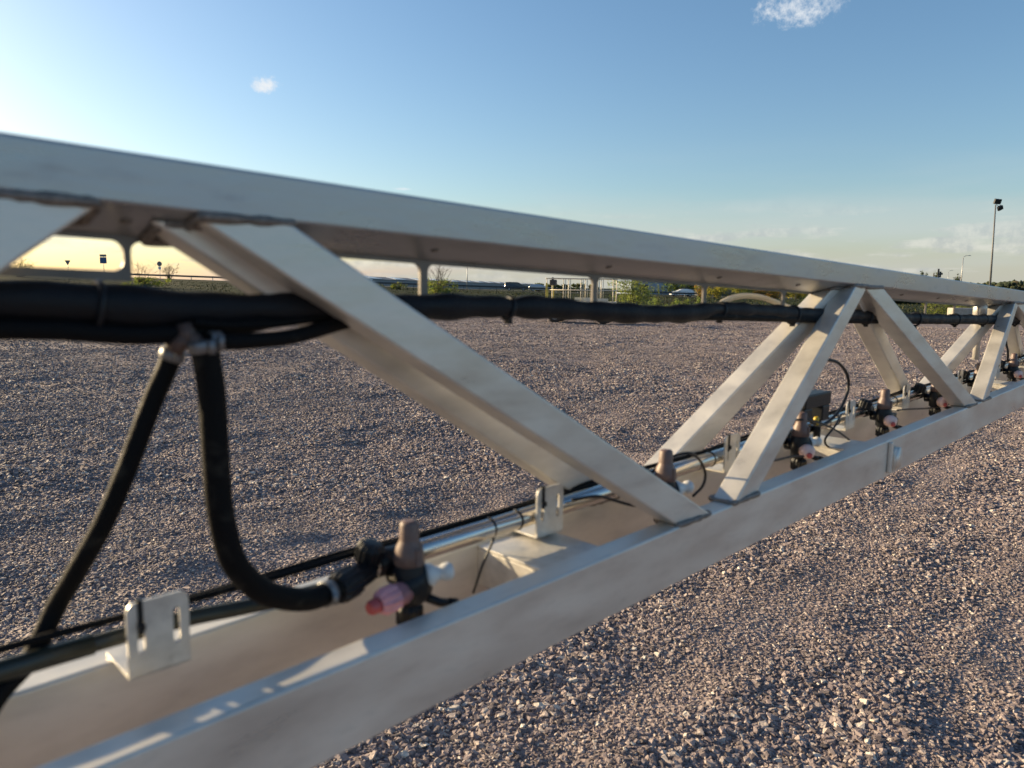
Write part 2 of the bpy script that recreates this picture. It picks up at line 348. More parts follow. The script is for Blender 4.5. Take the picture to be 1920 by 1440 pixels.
iop = gn.new('GeometryNodeInstanceOnPoints'); gl.new(gi.outputs[0], iop.inputs['Points']); gl.new(jn.outputs[0], iop.inputs['Instance']); iop.inputs['Pick Instance'].default_value = True
rv = gn.new('FunctionNodeRandomValue'); rv.data_type = 'FLOAT_VECTOR'; rv.inputs[0].default_value = (-.42, -.42, 0); rv.inputs[1].default_value = (.42, .42, 6.28)
gl.new(rv.outputs[0], iop.inputs['Rotation'])
na_ = gn.new('GeometryNodeInputNamedAttribute'); na_.data_type = 'FLOAT'; na_.inputs[0].default_value = 'size'; gl.new(na_.outputs[0], iop.inputs['Scale'])
gl.new(iop.outputs[0], go.inputs[0])
so.modifiers.new('stones', 'NODES').node_group = ng

# ------------------------------------------------------------------ grass bank and road beyond
def roadz(x): return float(np.clip(.80-.0212*x, .10, 3.3))
def smooth(t): t = min(max(t, 0), 1); return t*t*(3-2*t)
def vergez(x, y):
    t = smooth((y-62)/(137-62)); base = .02+.10*smooth((y-46)/8)
    return base+(max(roadz(x), .12)-.12)*t+float(vnoise(x, y, .35, 5)-.5)*.14*min(1, (y-45.5)/4)
xs = np.linspace(-190, 230, 141); ys = np.concatenate([np.linspace(45.6, 70, 16), np.linspace(74, 139.5, 16)])
vs = [(x, y+1.6*math.sin(x*.09)*(1 if y < 48 else .3), vergez(x, y)) for y in ys for x in xs]
fs = [(j*141+i, j*141+i+1, (j+1)*141+i+1, (j+1)*141+i) for j in range(len(ys)-1) for i in range(140)]
me = bpy.data.meshes.new('grass_verge'); me.from_pydata(vs, [], fs); me.polygons.foreach_set('use_smooth', [True]*len(fs))
GRASS = mat('rough_grass', (.026, .034, .016), .95, 0, var=.5, vscale=.5, bump=.4, bscale=3, spec=.05, darks=(.25, .56, (.050, .050, .026)))
tag(link('grass_verge', me, GRASS), kind='structure')
# blades of grass and weeds as one uncountable mass
gb = MB()
for _ in range(26000):
    x = random.uniform(-70, 75); y = 46+ (random.random()**1.5)*75
    if abs(x) > y*.85: continue
    z = vergez(x, y); h = random.uniform(.05, .16)*(1.5 if vnoise(x, y, .2, 8) > .6 else 1); a = random.uniform(0, 3.14); w = .05+h*.12
    dx, dy = math.cos(a)*w, math.sin(a)*w; lx, ly = random.uniform(-.1, .1), random.uniform(-.1, .1)
    gb.cur = random.choice((0, 0, 1)); gb.add([(x-dx, y-dy, z-.03), (x+dx, y+dy, z-.03), (x+lx, y+ly, z+h)], [(0, 1, 2)])
GB1 = mat('grass_blades', (.036, .050, .018), .9, spec=.1, var=.4, vscale=.6); GB2 = mat('dry_grass_blades', (.075, .070, .032), .9, spec=.1, var=.4, vscale=.6)
tag(gb.build('grass', [GB1, GB2]), 'rough green and straw coloured grass on the bank beyond the yard', 'grass', kind='stuff')
# road with lane markings
def strip(x0, x1, y0, y1, dz, name, mtl, k=60):
    q = MB(); X_ = np.linspace(x0, x1, k)
    v = [(x, y, roadz(x)+dz) for x in X_ for y in (y0, y1)]
    q.add(v, [(2*i, 2*i+2, 2*i+3, 2*i+1) for i in range(k-1)]); o = q.build(name, mtl); tag(o, kind='structure'); return o
ASPH = mat('asphalt', (.055, .055, .057), .9, var=.2, vscale=3, bump=.3, bscale=60)
strip(-260, 320, 139.3, 150.3, .03, 'road', ASPH)
mk = MB()
for x in range(-200, 250, 9): mk.add([(x, 144.7, roadz(x)+.036), (x+3, 144.7, roadz(x+3)+.036), (x+3, 144.85, roadz(x+3)+.036), (x, 144.85, roadz(x)+.036)], [(0, 1, 2, 3)])
for y0 in (139.7, 149.7):
    for x in range(-250, 300, 10): mk.add([(x, y0, roadz(x)+.036), (x+10, y0, roadz(x+10)+.036), (x+10, y0+.15, roadz(x+10)+.036), (x, y0+.15, roadz(x)+.036)], [(0, 1, 2, 3)])
tag(mk.build('road_marking', mat('road_paint', (.75, .75, .72), .7, var=.1)), kind='structure')
q = MB(); X_ = np.linspace(-260, 320, 60); q.add([(x, y, roadz(x)-.02 if y < 151 else .0) for x in X_ for y in (150.3, 158)], [(2*i, 2*i+2, 2*i+3, 2*i+1) for i in range(59)])
tag(q.build('far_bank', GRASS), kind='structure')
q = MB(); q.add([(-1500, 158, .03), (1500, 158, .03), (3500, 3800, .03), (-3500, 3800, .03)], [(0, 1, 2, 3)]); tag(q.build('fields', GRASS), kind='structure')

# ------------------------------------------------------------------ sprayer boom (local frame: x along the boom, y away from the camera side, z up from eye level)
TH = R(45.181); BROT = math.pi/2-TH; BL = (0, 0, EYE)
def UT(s): return .1065-.029*s
def UBt(s): return .0655-.0302*s
def NT(s): return -.3545+.0118*s
def NB_(s): return -.4415+.0125*s
S0, S1 = -.75, 7.6
boom = thing('sprayer_boom', 'long pale aluminium lattice boom of a field sprayer crossing above the gravel', 'sprayer boom', BL, BROT)
def chord(name, d0, d1, top, bot, parent, label=None, bev=.0035):
    q = MB(); prof = []; hu = (d1-d0)/2
    vs = []; K = 4; nseg = 1
    for s_ in (S0, S1):
        t, b_ = top(s_), bot(s_); hw = (t-b_)/2; cy, cz = (d0+d1)/2, (t+b_)/2
        for (sx, sy, a0) in ((1, 1, 0), (-1, 1, 90), (-1, -1, 180), (1, -1, 270)):
            for k in range(K+1):
                a = R(a0+90*k/K); vs.append((s_, cy+sx*(hu-bev)+bev*math.cos(a), cz+sy*(hw-bev)+bev*math.sin(a)))
    n_ = (K+1)*4
    q.add(vs, [(i, (i+1) % n_, n_+(i+1) % n_, n_+i) for i in range(n_)]+[tuple(range(n_)), tuple(range(2*n_-1, n_-1, -1))])
    o = q.build(name, ALU, parent)
    if label: o['label'] = label
    return o
SL = .021                                  # the underside of the upper chord slopes down to the rear
def upper_profile(s_):
    t, b_ = UT(s_), UBt(s_); o = []
    for (cx, cz, a0, a1) in ((.70-.003, t-.003, 0, 90), (.630+.003, t-.003, 90, 180), (.630+.003, b_+.003, 180, 255), (.70-.003, b_-SL+.003, 285, 360)):
        o += [(s_, cx+.003*math.cos(R(a0+(a1-a0)*k/4)), cz+.003*math.sin(R(a0+(a1-a0)*k/4))) for k in range(5)]
    return o
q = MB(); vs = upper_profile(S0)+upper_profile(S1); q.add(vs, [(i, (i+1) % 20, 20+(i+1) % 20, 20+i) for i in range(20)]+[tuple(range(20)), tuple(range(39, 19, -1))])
q.build('upper_chord', ALUT, boom)['label'] = 'single upper box chord in a darker bluish finish'
chord('lower_chord', .565, .600, NT, NB_, boom, 'lower box chord nearest the camera')
chord('lower_chord', .722, .765, NT, NB_, boom, 'lower box chord on the far side')
# diagonals. front pair lies between the fronts of the chords, rear pair mirrors it
def diag(sb, st, far):
    if far: b_ = Vector((sb, .743, NT(sb))); t = Vector((st, .676, UBt(st)-.012))
    else: b_ = Vector((sb, .587, NT(sb))); t = Vector((st, .652, UBt(st)-.004))
    d = (t-b_).normalized(); side = Vector((0, -1, 0)); side = (side-d*side.dot(d)).normalized(); wv = d.cross(side).normalized()
    q = MB(); q.beam(b_, t, side, wv, .0205, .0222, r=.003, q0=((0, 0, 1), (0, 0, NT(sb)+.0005)), q1=((0, .3, 1), (0, .63, UBt(st)-.0005)))
    q.build('diagonal_brace', ALU, boom)
    for pt, z in ((b_, NT(sb)+.001), (t, None)):                # weld beads round each foot
        ww = MB(); hx = .0222/abs(d.z); hy = .0210; ring = []
        for k in range(40):
            a = 2*math.pi*k/40; cx = max(-1, min(1, 1.35*math.cos(a))); cy = max(-1, min(1, 1.35*math.sin(a)))
            sp_ = 0 if pt is b_ else 0
            ring.append(Vector((pt.x+cx*hx, pt.y+cy*hy, z if z is not None else UBt(pt.x)-.3*(pt.y+cy*hy-.63)-.001)))
        ww.tube(ring+[ring[0]], [.0034+.0020*random.random() for _ in range(41)], n=7, cap=False)
        ww.build('weld', WELD, boom)
per = 1.5
for k in range(-1, 5):
    sl = 1.02+per*k; su0 = sl-.72; su1 = sl+(.70 if k >= 0 else .625)     # node on the lower chord, nodes on the upper chord
    for far in (0, 1):
        diag(sl-.065-.015*far, su0-.022*far, far); diag(sl+.09-.01*far, su1-.05*far, far)
# cross members between the two lower chords
for s_ in (-.78, .655, 1.62, 3.1, 4.6, 6.1):
    q = MB(); z = NT(s_)-.004; q.box(s_, s_+.12, .600, .722, z-.004, z, .001); q.box(s_, s_+.004, .600, .722, z-.055, z-.0045, .001); q.box(s_+.116, s_+.12, .600, .722, z-.055, z-.0045, .001)
    q.build('cross_member', ALU2, boom)
# perforated hose guide hanging under the upper chord: plate with rounded windows
def rounded_win(x0, x1, z0, z1, r, k=5):
    o = []
    for cx, cz, a0 in ((x1-r, z1-r, 0), (x0+r, z1-r, 90), (x0+r, z0+r, 180), (x1-r, z0+r, 270)):
        o += [(cx+r*math.cos(R(a0+90*i/k)), cz+r*math.sin(R(a0+90*i/k))) for i in range(k+1)]
    return o
gd = MB(); posts = [-.70, -.39, -.09, .2195, .5425, .860, 1.167, 1.475, 1.785, 2.09, 2.40, 2.69, 2.98]+[3.28+.3*k for k in range(14)]
HW, RF, ZT = .0056, .009, -.020
PZ = [-.050 if x < .3 else -.072 for x in posts]
bent = lambda a, b, c: (a, b, c+UBt(a))
gd.prism([(posts[0], ZT+.003), (posts[-1], ZT+.003), (posts[-1], ZT-.004), (posts[0], ZT-.004)], .694, .698, mp=bent)
gd.prism([(posts[0], -.050), (.2195+.003, -.050), (.2195+.003, -.0585), (posts[0], -.0585)], .694, .698, mp=bent)
gd.prism([(.5425-.32, -.072), (posts[-1], -.072), (posts[-1], -.084), (.5425-.32, -.084)], .694, .698, mp=bent)
for n_, p_ in enumerate(posts[1:-1]):
    ZB = PZ[n_+1]; ztt = ZT-.004; HW = .003 if n_ == 2 else .0056
    arcs = lambda cx, cz, a0, a1: [(cx+RF*math.cos(R(a0+(a1-a0)*i/5)), cz+RF*math.sin(R(a0+(a1-a0)*i/5))) for i in range(6)]
    poly = arcs(p_+HW+RF, ztt-RF, 90, 180)+([(p_+HW, ZB)] if n_ == 2 else arcs(p_+HW+RF, ZB+RF, 180, 270))+arcs(p_-HW-RF, ZB+RF, -90, 0)+arcs(p_-HW-RF, ztt-RF, 0, 90)
    gd.prism(poly, .6941, .6979, mp=bent)
gp = gd.build('hose_guide', GUIDE, boom)
for s_ in posts:  # raised bumps imitating the posts' reflections on the chord underside
    q = MB(); q.lathe((s_-.010, .662, UBt(s_)-.0092), (0, -.29, -.957), [(0, .0050), (.0012, .0046), (.002, .0028)], n=12); q.build('reflection_bump', WELD, gp)
# slotted L brackets that carry the spray pipe
def bracket(s_):
    q = MB(); z = NT(s_)+.001; y = .674; w = .054; h = .070
    def ring(o, i, y_):  # quads between equal-length loops
        n_ = len(o); q.add([(s_+a, y_, z+b) for a, b in o+i], [(k, (k+1) % n_, n_+(k+1) % n_, n_+k) for k in range(n_)])
    # plate outline: rounded top corners; two slots cut by strips
    r = .009
    xs_ = [0, .0085, .0145, .0395, .0455, w]
    def top(x): 
        if x < r: return h-r+math.sqrt(max(0, r*r-(r-x)**2))
        if x > w-r: return h-r+math.sqrt(max(0, r*r-(x-w+r)**2))
        return h
    for (a, b) in zip(xs_[:-1], xs_[1:]):
        slot = (abs(a-.0085) < 1e-6 or abs(a-.0395) < 1e-6)
        k = 8
        for i in range(k):
            x0, x1 = a+(b-a)*i/k, a+(b-a)*(i+1)/k
            spans = [(0, None)]
            if slot:
                mid = (a+b)/2; hw = (b-a)/2
                def ar(x): return math.sqrt(max(0, hw*hw-(x-mid)**2))
                lo0, lo1, hi0, hi1 = .022-ar(x0)+.003, .022-ar(x1)+.003, .053+ar(x0), .053+ar(x1)
                for yy in ((y, 0), (y+.003, 1)):
                    q.add([(s_+x0, yy[0], z), (s_+x1, yy[0], z), (s_+x1, yy[0], z+lo1), (s_+x0, yy[0], z+lo0)], [(0, 1, 2, 3)])
                    q.add([(s_+x0, yy[0], z+hi0), (s_+x1, yy[0], z+hi1), (s_+x1, yy[0], z+top(x1)), (s_+x0, yy[0], z+top(x0))], [(0, 1, 2, 3)])
                q.add([(s_+x0, y, z+lo0), (s_+x1, y, z+lo1), (s_+x1, y+.003, z+lo1), (s_+x0, y+.003, z+lo0)], [(0, 1, 2, 3)])
                q.add([(s_+x0, y, z+hi0), (s_+x1, y, z+hi1), (s_+x1, y+.003, z+hi1), (s_+x0, y+.003, z+hi0)], [(0, 1, 2, 3)])
            else:
                for yy in (y, y+.003): q.add([(s_+x0, yy, z), (s_+x1, yy, z), (s_+x1, yy, z+top(x1)), (s_+x0, yy, z+top(x0))], [(0, 1, 2, 3)])
            q.add([(s_+x0, y, z+top(x0)), (s_+x1, y, z+top(x1)), (s_+x1, y+.003, z+top(x1)), (s_+x0, y+.003, z+top(x0))], [(0, 1, 2, 3)])
        if slot:
            for x in (a, b): q.add([(s_+x, y, z+.025), (s_+x, y+.003, z+.025), (s_+x, y+.003, z+.053), (s_+x, y, z+.053)], [(0, 1, 2, 3)])
    for x in (0, w): q.add([(s_+x, y, z), (s_+x, y+.003, z), (s_+x, y+.003, z+top(x)), (s_+x, y, z+top(x))], [(0, 1, 2, 3)])
    q.add([(s_, y, z), (s_+w, y, z), (s_+w, y+.003, z), (s_, y+.003, z)], [(0, 1, 2, 3)])
    q.box(s_, s_+w, y, .740, z-.0008, z+.0022, .0006)
    bk = q.build('pipe_bracket', ALU2, boom)
    q = MB(); q.box(s_+.0092, s_+.0138, y-.0016, y-.0002, z+.040, z+h+.0005); q.box(s_+.0092, s_+.0138, y-.0016, y+.0046, z+h+.0008, z+h+.0022); q.box(s_+.0085, s_+.0145, y-.0052, y-.0019, z+.044, z+.051, .0008)
    q.build('zip_tie', PLB, bk)
brk = [-.84, -.32, .196, .722, 1.23, 1.80, 2.20, 2.72, 3.22, 3.72, 4.22, 4.72, 5.2, 5.7, 6.2]
for s_ in brk: bracket(s_)
# welded tab on the front of the near chord
s_ = 1.765; q = MB(); zt, zb = NT(s_)-.004, NB_(s_)+.010
q.box(s_, s_+.013, .556, .5648, zb, zt, .003)
out_ = [(s_+.017, zb+.004)]+[(s_+.031-.014*math.cos(R(90*i/6)), zt-.030+.014*math.sin(R(90*i/6))) for i in range(7)]+[(s_+.046+.014*math.sin(R(90*i/6)), zt-.030+.014*math.cos(R(90*i/6))) for i in range(7)]+[(s_+.060, zb+.004)]
bm = bmesh.new(); va = [bm.verts.new((x, .5648, z)) for x, z in out_]; vb_ = [bm.verts.new((x, .551, z)) for x, z in out_]
ff = bm.faces.new(vb_[::-1]); bm.faces.new(va)
for i in range(len(va)): bm.faces.new((va[i], va[(i+1) % len(va)], vb_[(i+1) % len(va)], vb_[i]))
bmesh.ops.bevel(bm, geom=list(ff.edges), offset=.0035, segments=3, affect='EDGES'); q.frombm(bm, True)
q.build('welded_tab', ALU, boom)

# ---- spray pipe, nozzle bodies
PU = lambda s_: NT(s_)+.0275
pp = MB(); pp.tube([(s_, .695, PU(s_)) for s_ in np.linspace(.455, S1-.1, 40)], .0135, 20); pp.build('spray_pipe', STEEL, boom)['label'] = 'stainless spray pipe running along the far lower chord'
pl = MB(); pl.tube([(.178, .710, -.3235), (.10, .711, -.3235), (-.1, .711, -.331), (S0, .711, -.336)], .0095, 20); pl.build('spray_pipe', OLIVE, boom)['label'] = 'separate spray pipe section at the left end'
# U straps holding the pipe on each bracket
for s_ in brk:
    if s_ < .6: continue
    q = MB(); q.tube([(s_-.02, .695+.0128*math.cos(a), PU(s_)+.0128*math.sin(a)) for a in np.linspace(0, 2*math.pi, 25)], .0022, 6, cap=False); q.build('zip_tie', PLB, boom)
    q = MB(); q.tube([(s_-.07, .695+.0128*math.cos(a), PU(s_)+.0128*math.sin(a)) for a in np.linspace(0, 2*math.pi, 25)], .0018, 6, cap=False); q.build('zip_tie', PLB, boom)
def nozzle(s0, near):
    y0 = .650; z0 = NT(s0)+.012
    q = MB(); q.lathe((s0, y0, z0-.022), (0, 0, 1), [(0, .013), (.004, .0180), (.040, .0188), (.046, .0160), (.048, .0160)], 20)
    q.lathe((s0+.002, y0-.004, z0-.001), (0, -1, 0), [(0, .0215), (.008, .0210), (.015, .0165), (.018, .007)], 22)
    q.lathe((s0, y0, z0+.004), (0, 1, 0), [(0, .012), (.03, .012)], 14)
    # saddle clamp round the pipe with a ribbed cap
    q.lathe((s0-.017, .695, PU(s0)), (1, 0, 0), [(0, .0165), (.034, .0165)], 20)
    q.lathe((s0-.030, .690, PU(s0)+.008), (.15, -.25, 1), [(0, .015), (.018, .0165), (.024, .0125), (.025, .006)], ribs=12, ribd=.002)
    body = q.build('nozzle_body', PLB, boom); body['label'] = 'black multi outlet nozzle body clamped on the spray pipe'
    q = MB(); q.lathe((s0, y0, z0+.0255), (0, 0, 1), [(0, .0175), (.012, .0165), (.020, .0150), (.026, .0118), (.030, .0112), (.046, .0108), (.049, .0090), (.050, .005)], 22)
    q.box(s0-.0035, s0+.0035, y0-.0185, y0-.012, z0+.026, z0+.046, .001)
    q.build('upper_cap', TAUPE, body)['label'] = 'brownish cap pointing upward'
    ax = Vector((-.98, -.10, -.06)) if near else Vector((-.45, -.86, -.05)); ax.normalize()
    q = MB(); b_ = Vector((s0, y0-(.006 if near else 0), z0-.002))+ax*(.027 if near else .016)
    if near: q = MB(); q.lathe(b_-ax*.016, ax, [(0, .0135), (.017, .0130)], 16); q.build('cap_neck', PLB, body)
    if near: q.lathe(b_, ax, [(0, .0150), (.016, .0150), (.022, .0120), (.024, .0095)], ribs=10, ribd=.0016)
    else: q.lathe(b_, ax, [(0, .0145), (.010, .0150), (.016, .0135), (.018, .0095), (.0185, .004)], 20)
    cp = q.build('side_cap', PINK if near else PALE, body); cp['label'] = 'pink translucent cap' if near else 'round pale pink cap'
    q = MB()
    if near: q.lathe(b_+ax*.0235, ax, [(0, .0088), (.010, .0080), (.013, .0060)], 16)
    else: q.lathe(b_+ax*.0180+Vector((-.005, 0, -.005)), ax, [(0, .0062), (.0026, .0060), (.003, .003)], 14)
    q.build('red_tip', RED, cp)
    if near or abs(s0-.997) < .1 or abs(s0-1.495) < .1:
        ax = Vector((.86, -.42, .10)).normalized(); b_ = Vector((s0, y0, z0+.006))+ax*.014
        q = MB(); q.lathe(b_+ax*.003, ax, [(0, .0145), (.009, .0132), (.014, .0088), (.020, .0080), (.022, .0100), (.030, .0104), (.034, .0070)], 20); q.build('milky_cap', WHITE, body)['label'] = 'milky white cap with a knob end'
        q = MB(); q.lathe(b_-ax*.002, ax, [(0, .0168), (.006, .0168)], 20); q.build('locking_ring', PLB, body)
    else:
        q = MB(); q.box(s0+.014, s0+.044, y0-.018, y0+.012, z0-.016, z0+.012, .003); q.box(s0+.038, s0+.052, y0-.02, y0+.004, z0-.022, z0-.002, .003); q.build('valve_block', PLB, body)
    q = MB(); q.lathe((s0, y0, z0-.022), (0, 0, -1), [(0, .0125), (.006, .0160), (.022, .0160), (.026, .011), (.030, .009)], ribs=10, ribd=.0016); q.build('lower_cap', PLB, body)['label'] = 'black cap pointing downward'
    q = MB(); q.tube([(s0+.012, y0-.012, z0-.014), (s0+.026, y0-.022, z0-.022), (s0+.040, y0-.026, z0-.026)], .0052, 10); q.lathe((s0+.037, y0-.0255, z0-.0255), (.8, -.25, -.2), [(0, .0066), (.010, .0066)], 12); q.build('drain_lever', PLB, body)
for i, s_ in enumerate([-.10, .486, .997, 1.495, 1.98, 2.41, 2.87, 3.36, 3.86, 4.36, 4.86, 5.36, 5.86]): nozzle(s_, i == 1)
# coupling on the pipe end where the drop hose arrives
q = MB(); q.lathe((.402, .668, -.3245), (.055, .018, .002), [(0, .0150), (.006, .0180), (.028, .0180), (.032, .014), (.058, .0125)], ribs=14, ribd=.0015); q.build('hose_coupling', PLB, boom)

# valve motor box with a yellow plug
vb = thing('valve_motor', 'small black valve motor box with yellow plug behind the second rising brace', 'valve motor', BL, BROT)
q = MB(); z = -.250
q.box(1.525, 1.655, .655, .695, z, z+.030, .003); q.box(1.618, 1.655, .657, .693, z-.034, z-.0003, .003); q.box(1.525, 1.568, .658, .692, z-.030, z-.0003, .003); q.build('housing', PLB, vb)
q = MB(); q.lathe((1.594, .660, z-.040), (-.1, 0, 1), [(0, .006), (.014, .006), (.018, .004)], 12); q.build('plug', YEL, vb)
q = MB(); q.lathe((1.546, .675, z-.085), (0, 0, 1), [(0, .010), (.054, .010)], 14); q.lathe((1.637, .675, z-.080), (0, 0, 1), [(0, .008), (.045, .008)], 14); q.build('mount', PLB, vb)

# ------------------------------------------------------------------ hoses and cables (same local frame)
def hose_thing(name, label, cat): return thing(name, label, cat, BL, BROT)
hb = hose_thing('hose_bundle', 'thick black sleeved hose bundle tied beneath the upper boom chord', 'hose bundle')
ctr = [(-.8, .672, .006), (-.3, .670, -.005), (.10, .668, -.0140), (.25, .666, -.0225), (.40, .668, -.0235), (.56, .668, -.0240), (.66, .668, -.0250), (.74, .668, -.0275), (.84, .666, -.0335), (.95, .664, -.0385), (1.07, .664, -.0395), (1.16, .666, -.0350),
       (1.34, .666, -.0410), (1.59, .668, -.0520), (1.80, .668, -.0565), (2.02, .668, -.0650), (2.25, .668, -.0725), (2.5, .668, -.0790), (2.75, .668, -.0845), (3.0, .668, -.0905), (3.3, .668, -.098), (3.8, .668, -.115), (4.5, .668, -.135), (5.5, .668, -.165), (7.0, .668, -.21)]
path = spline(ctr, 14)
def rad(x): return (.0143 if x > .35 else .0150+.0020*min(1, (.35-x)/.15))+.0012*math.sin(x*37)+.0010*math.sin(x*91+1)-(.0022*math.exp(-((x-.66)/.012)**2)+.0022*math.exp(-((x-1.17)/.012)**2))
q = MB(); q.tube(path, [rad(p_.x) for p_ in path], 22); q.build('sleeve', SLEEVE, hb)
low = spline([(-.8, .662, -.022), (-.2, .660, -.027), (.02, .660, -.034), (.14, .660, -.037), (.22, .658, -.044), (.30, .66, -.0385), (.36, .668, -.030)], 10)
q = MB(); q.tube(low, [.0085]*len(low), 14); q.build('inner_hose', RUB, hb)
low = spline([(1.10, .662, -.045), (1.2, .660, -.0475), (1.36, .660, -.053), (1.5, .660, -.058), (1.62, .662, -.062), (2.0, .662, -.073), (2.5, .662, -.087), (3.2, .662, -.104), (4.0, .664, -.128)], 8)
q = MB(); q.tube(low, [.0075]*len(low), 14); q.build('inner_hose', RUB, hb)
def cy(x):
    for a_, b_ in zip(path[:-1], path[1:]):
        if a_.x <= x <= b_.x: return a_.lerp(b_, (x-a_.x)/(b_.x-a_.x+1e-9))
    return path[-1]
for x in (.185, .655, 1.17, 1.46, 1.72, 1.86, 2.22, 2.60, 2.93, 3.4, 3.9):
    c_ = cy(x); r = rad(x); q = MB()
    q.tube([(x+.003*math.sin(a), c_.y+(r+.0005)*math.cos(a), c_.z-.002+(r+.0025)*math.sin(a)) for a in np.linspace(0, 2*math.pi, 25)], .0030, 8, cap=False)
    t_ = q.build('cable_tie', PLB, hb)
    q = MB(); q.box(x-.003, x+.003, c_.y-.006, c_.y+.004, c_.z-.002-r-.009, c_.z-.002-r-.001, .001); q.build('tie_head', PLB, t_)
# slim side hose leaving the fitting and rejoining the bundle
sh = hose_thing('side_hose', 'thin black hose curving from the brass tee back up into the bundle', 'hose')
q = MB(); pt = spline([(.262, .640, -.050), (.285, .640, -.0515), (.315, .644, -.0515), (.345, .648, -.050), (.375, .652, -.045), (.41, .658, -.038), (.46, .662, -.030)], 8); q.tube(pt, [.0075]*len(pt), 14); q.build('hose', RUB, sh)
q = MB(); pt = spline([(.255, .648, -.034), (.29, .650, -.0375), (.33, .652, -.037), (.37, .656, -.034), (.42, .662, -.028)], 8); q.tube(pt, [.0042]*len(pt), 12); q.build('small_hose', RUB, sh)
# tee with two outlets
tf = hose_thing('tee_fitting', 'small rusty tee fitting under the hose bundle with two steel clamps', 'pipe fitting')
q = MB(); q.tube([(.240, .656, -.058), (.247, .652, -.050), (.256, .649, -.050), (.262, .645, -.056)], .0075, 14); q.tube([(.2515, .6505, -.052), (.250, .655, -.036)], .0080, 14); q.build('tee', RUST, tf)
# drop hoses
dl = hose_thing('drop_hose', 'slimmer straight black drop hose slanting down to the left', 'hose')
dl_pts = spline([(.2465, .668, -.056), (.240, .672, -.075), (.226, .676, -.108), (.206, .680, -.160), (.188, .690, -.207), (.170, .708, -.250), (.155, .728, -.288), (.133, .722, -.324), (.108, .714, -.343), (.07, .700, -.375), (-.03, .69, -.42), (-.2, .70, -.43)], 10)
q = MB(); q.tube(dl_pts, [.0088]*len(dl_pts), 18); q.build('hose', RUB, dl)
dr = hose_thing('drop_hose', 'thicker black drop hose bending in a U to the spray pipe', 'hose')
dr_pts = spline([(.2595, .640, -.050), (.262, .640, -.065), (.2655, .640, -.100), (.2665, .640, -.150), (.2685, .640, -.200), (.277, .642, -.245), (.290, .645, -.270), (.310, .648, -.293), (.335, .652, -.3085), (.362, .657, -.3195), (.385, .662, -.3225), (.410, .670, -.3245)], 10)
q = MB(); q.tube(dr_pts, [.0118]*len(dr_pts), 20); q.build('hose', RUB, dr)
def clampring(par, p_, d_, r):
    q = MB(); q.lathe(Vector(p_)-Vector(d_).normalized()*.005, d_, [(0, r), (.0005, r+.001), (.0095, r+.001), (.010, r)], 22)
    k_ = q.build('hose_clamp', CLAMP, par)
    q = MB(); dn = Vector(d_).normalized(); sd_ = Vector((0, -1, 0)); q.tube([Vector(p_)+sd_*(r+.004)+Vector((0, 0, .006)), Vector(p_)+sd_*(r+.004)-Vector((0, 0, .006))], .0032, 10); q.build('clamp_screw', CLAMP, k_)
clampring(dl, dl_pts[4], dl_pts[8]-dl_pts[0], .0094); clampring(dr, dr_pts[3], dr_pts[7]-dr_pts[0], .0124); clampring(dr, (.388, .6628, -.3228), (.03, .01, -.002), .0126)
clampring(sh, (.270, .640, -.0505), (1, 0, 0), .0082)
# dark green connecting hose between the left pipe and the first nozzle
gh_ = hose_thing('connecting_hose', 'dark green hose from the left spray pipe end to behind the thick drop hose', 'hose')
pt = spline([(.150, .710, -.3235), (.20, .708, -.3230), (.26, .704, -.3235), (.31, .702, -.328), (.36, .700, -.332), (.42, .698, -.334)], 8); q = MB(); q.tube(pt, [.0078]*len(pt), 16); q.build('hose', OLIVE, gh_)
# cables on top of the pipe
cb = hose_thing('cable', 'black cable run lying along the top of the spray pipe', 'cable')
for off, r in ((.002, .0036), (.010, .0028)):
    xs_ = np.arange(-.6, 6.4, .08); pt = spline([(x, .704+off+.002*math.sin(x*9+off*90), (PU(x) if x > .44 else -.318)+.0125+.002*math.sin(x*13+off*200)) for x in xs_], 4)
    q = MB(); q.tube(pt, [r]*len(pt), 10); q.build('strand', RUB, cb)
def loopcable(label, pts, r=.0024):
    t_ = hose_thing('cable', label, 'cable'); p_ = spline(pts, 8); q = MB(); q.tube(p_, [r]*len(p_), 8); q.build('strand', PLB, t_); return t_
loopcable('tall looping black cable rising beside the valve motor box', [(1.58, .675, -.170), (1.60, .672, -.155), (1.635, .665, -.150), (1.69, .66, -.160), (1.745, .66, -.188), (1.762, .66, -.220), (1.745, .66, -.250), (1.707, .66, -.277), (1.64, .662, -.295), (1.58, .66, -.285), (1.53, .66, -.262)], .0036)
loopcable('low looped black cable hanging below the valve motor box', [(1.46, .650, -.262), (1.517, .64, -.268), (1.602, .64, -.290), (1.678, .64, -.316), (1.745, .64, -.346), (1.731, .64, -.356), (1.654, .64, -.348), (1.609, .64, -.335), (1.60, .64, -.318), (1.645, .64, -.298), (1.702, .65, -.280), (1.80, .68, -.292)])
loopcable('short black cable arcing down right of the second nozzle body', [(.98, .672, -.300), (1.02, .66, -.276), (1.046, .64, -.267), (1.08, .64, -.282), (1.103, .64, -.309), (1.098, .64, -.331), (1.068, .64, -.344)])
loopcable('thin black cable drooping behind the foot of the nearest brace', [(.80, .678, -.306), (.848, .670, -.308), (.888, .670, -.322), (.93, .66, -.337), (.975, .645, -.345)])
loopcable('thin grey black cable tail hanging off the pipe right of the first nozzle body', [(.665, .70, -.325), (.654, .690, -.335), (.635, .690, -.365), (.617, .688, -.398)], .0017)
loopcable('straight black cable passing below the third nozzle body', [(1.30, .635, -.322), (1.355, .632, -.326), (1.425, .632, -.330), (1.50, .630, -.341)])
loopcable('straight black cable passing below the fifth nozzle body', [(2.05, .64, -.305), (2.121, .64, -.310), (2.304, .64, -.327), (2.42, .64, -.335), (2.539, .64, -.336)])
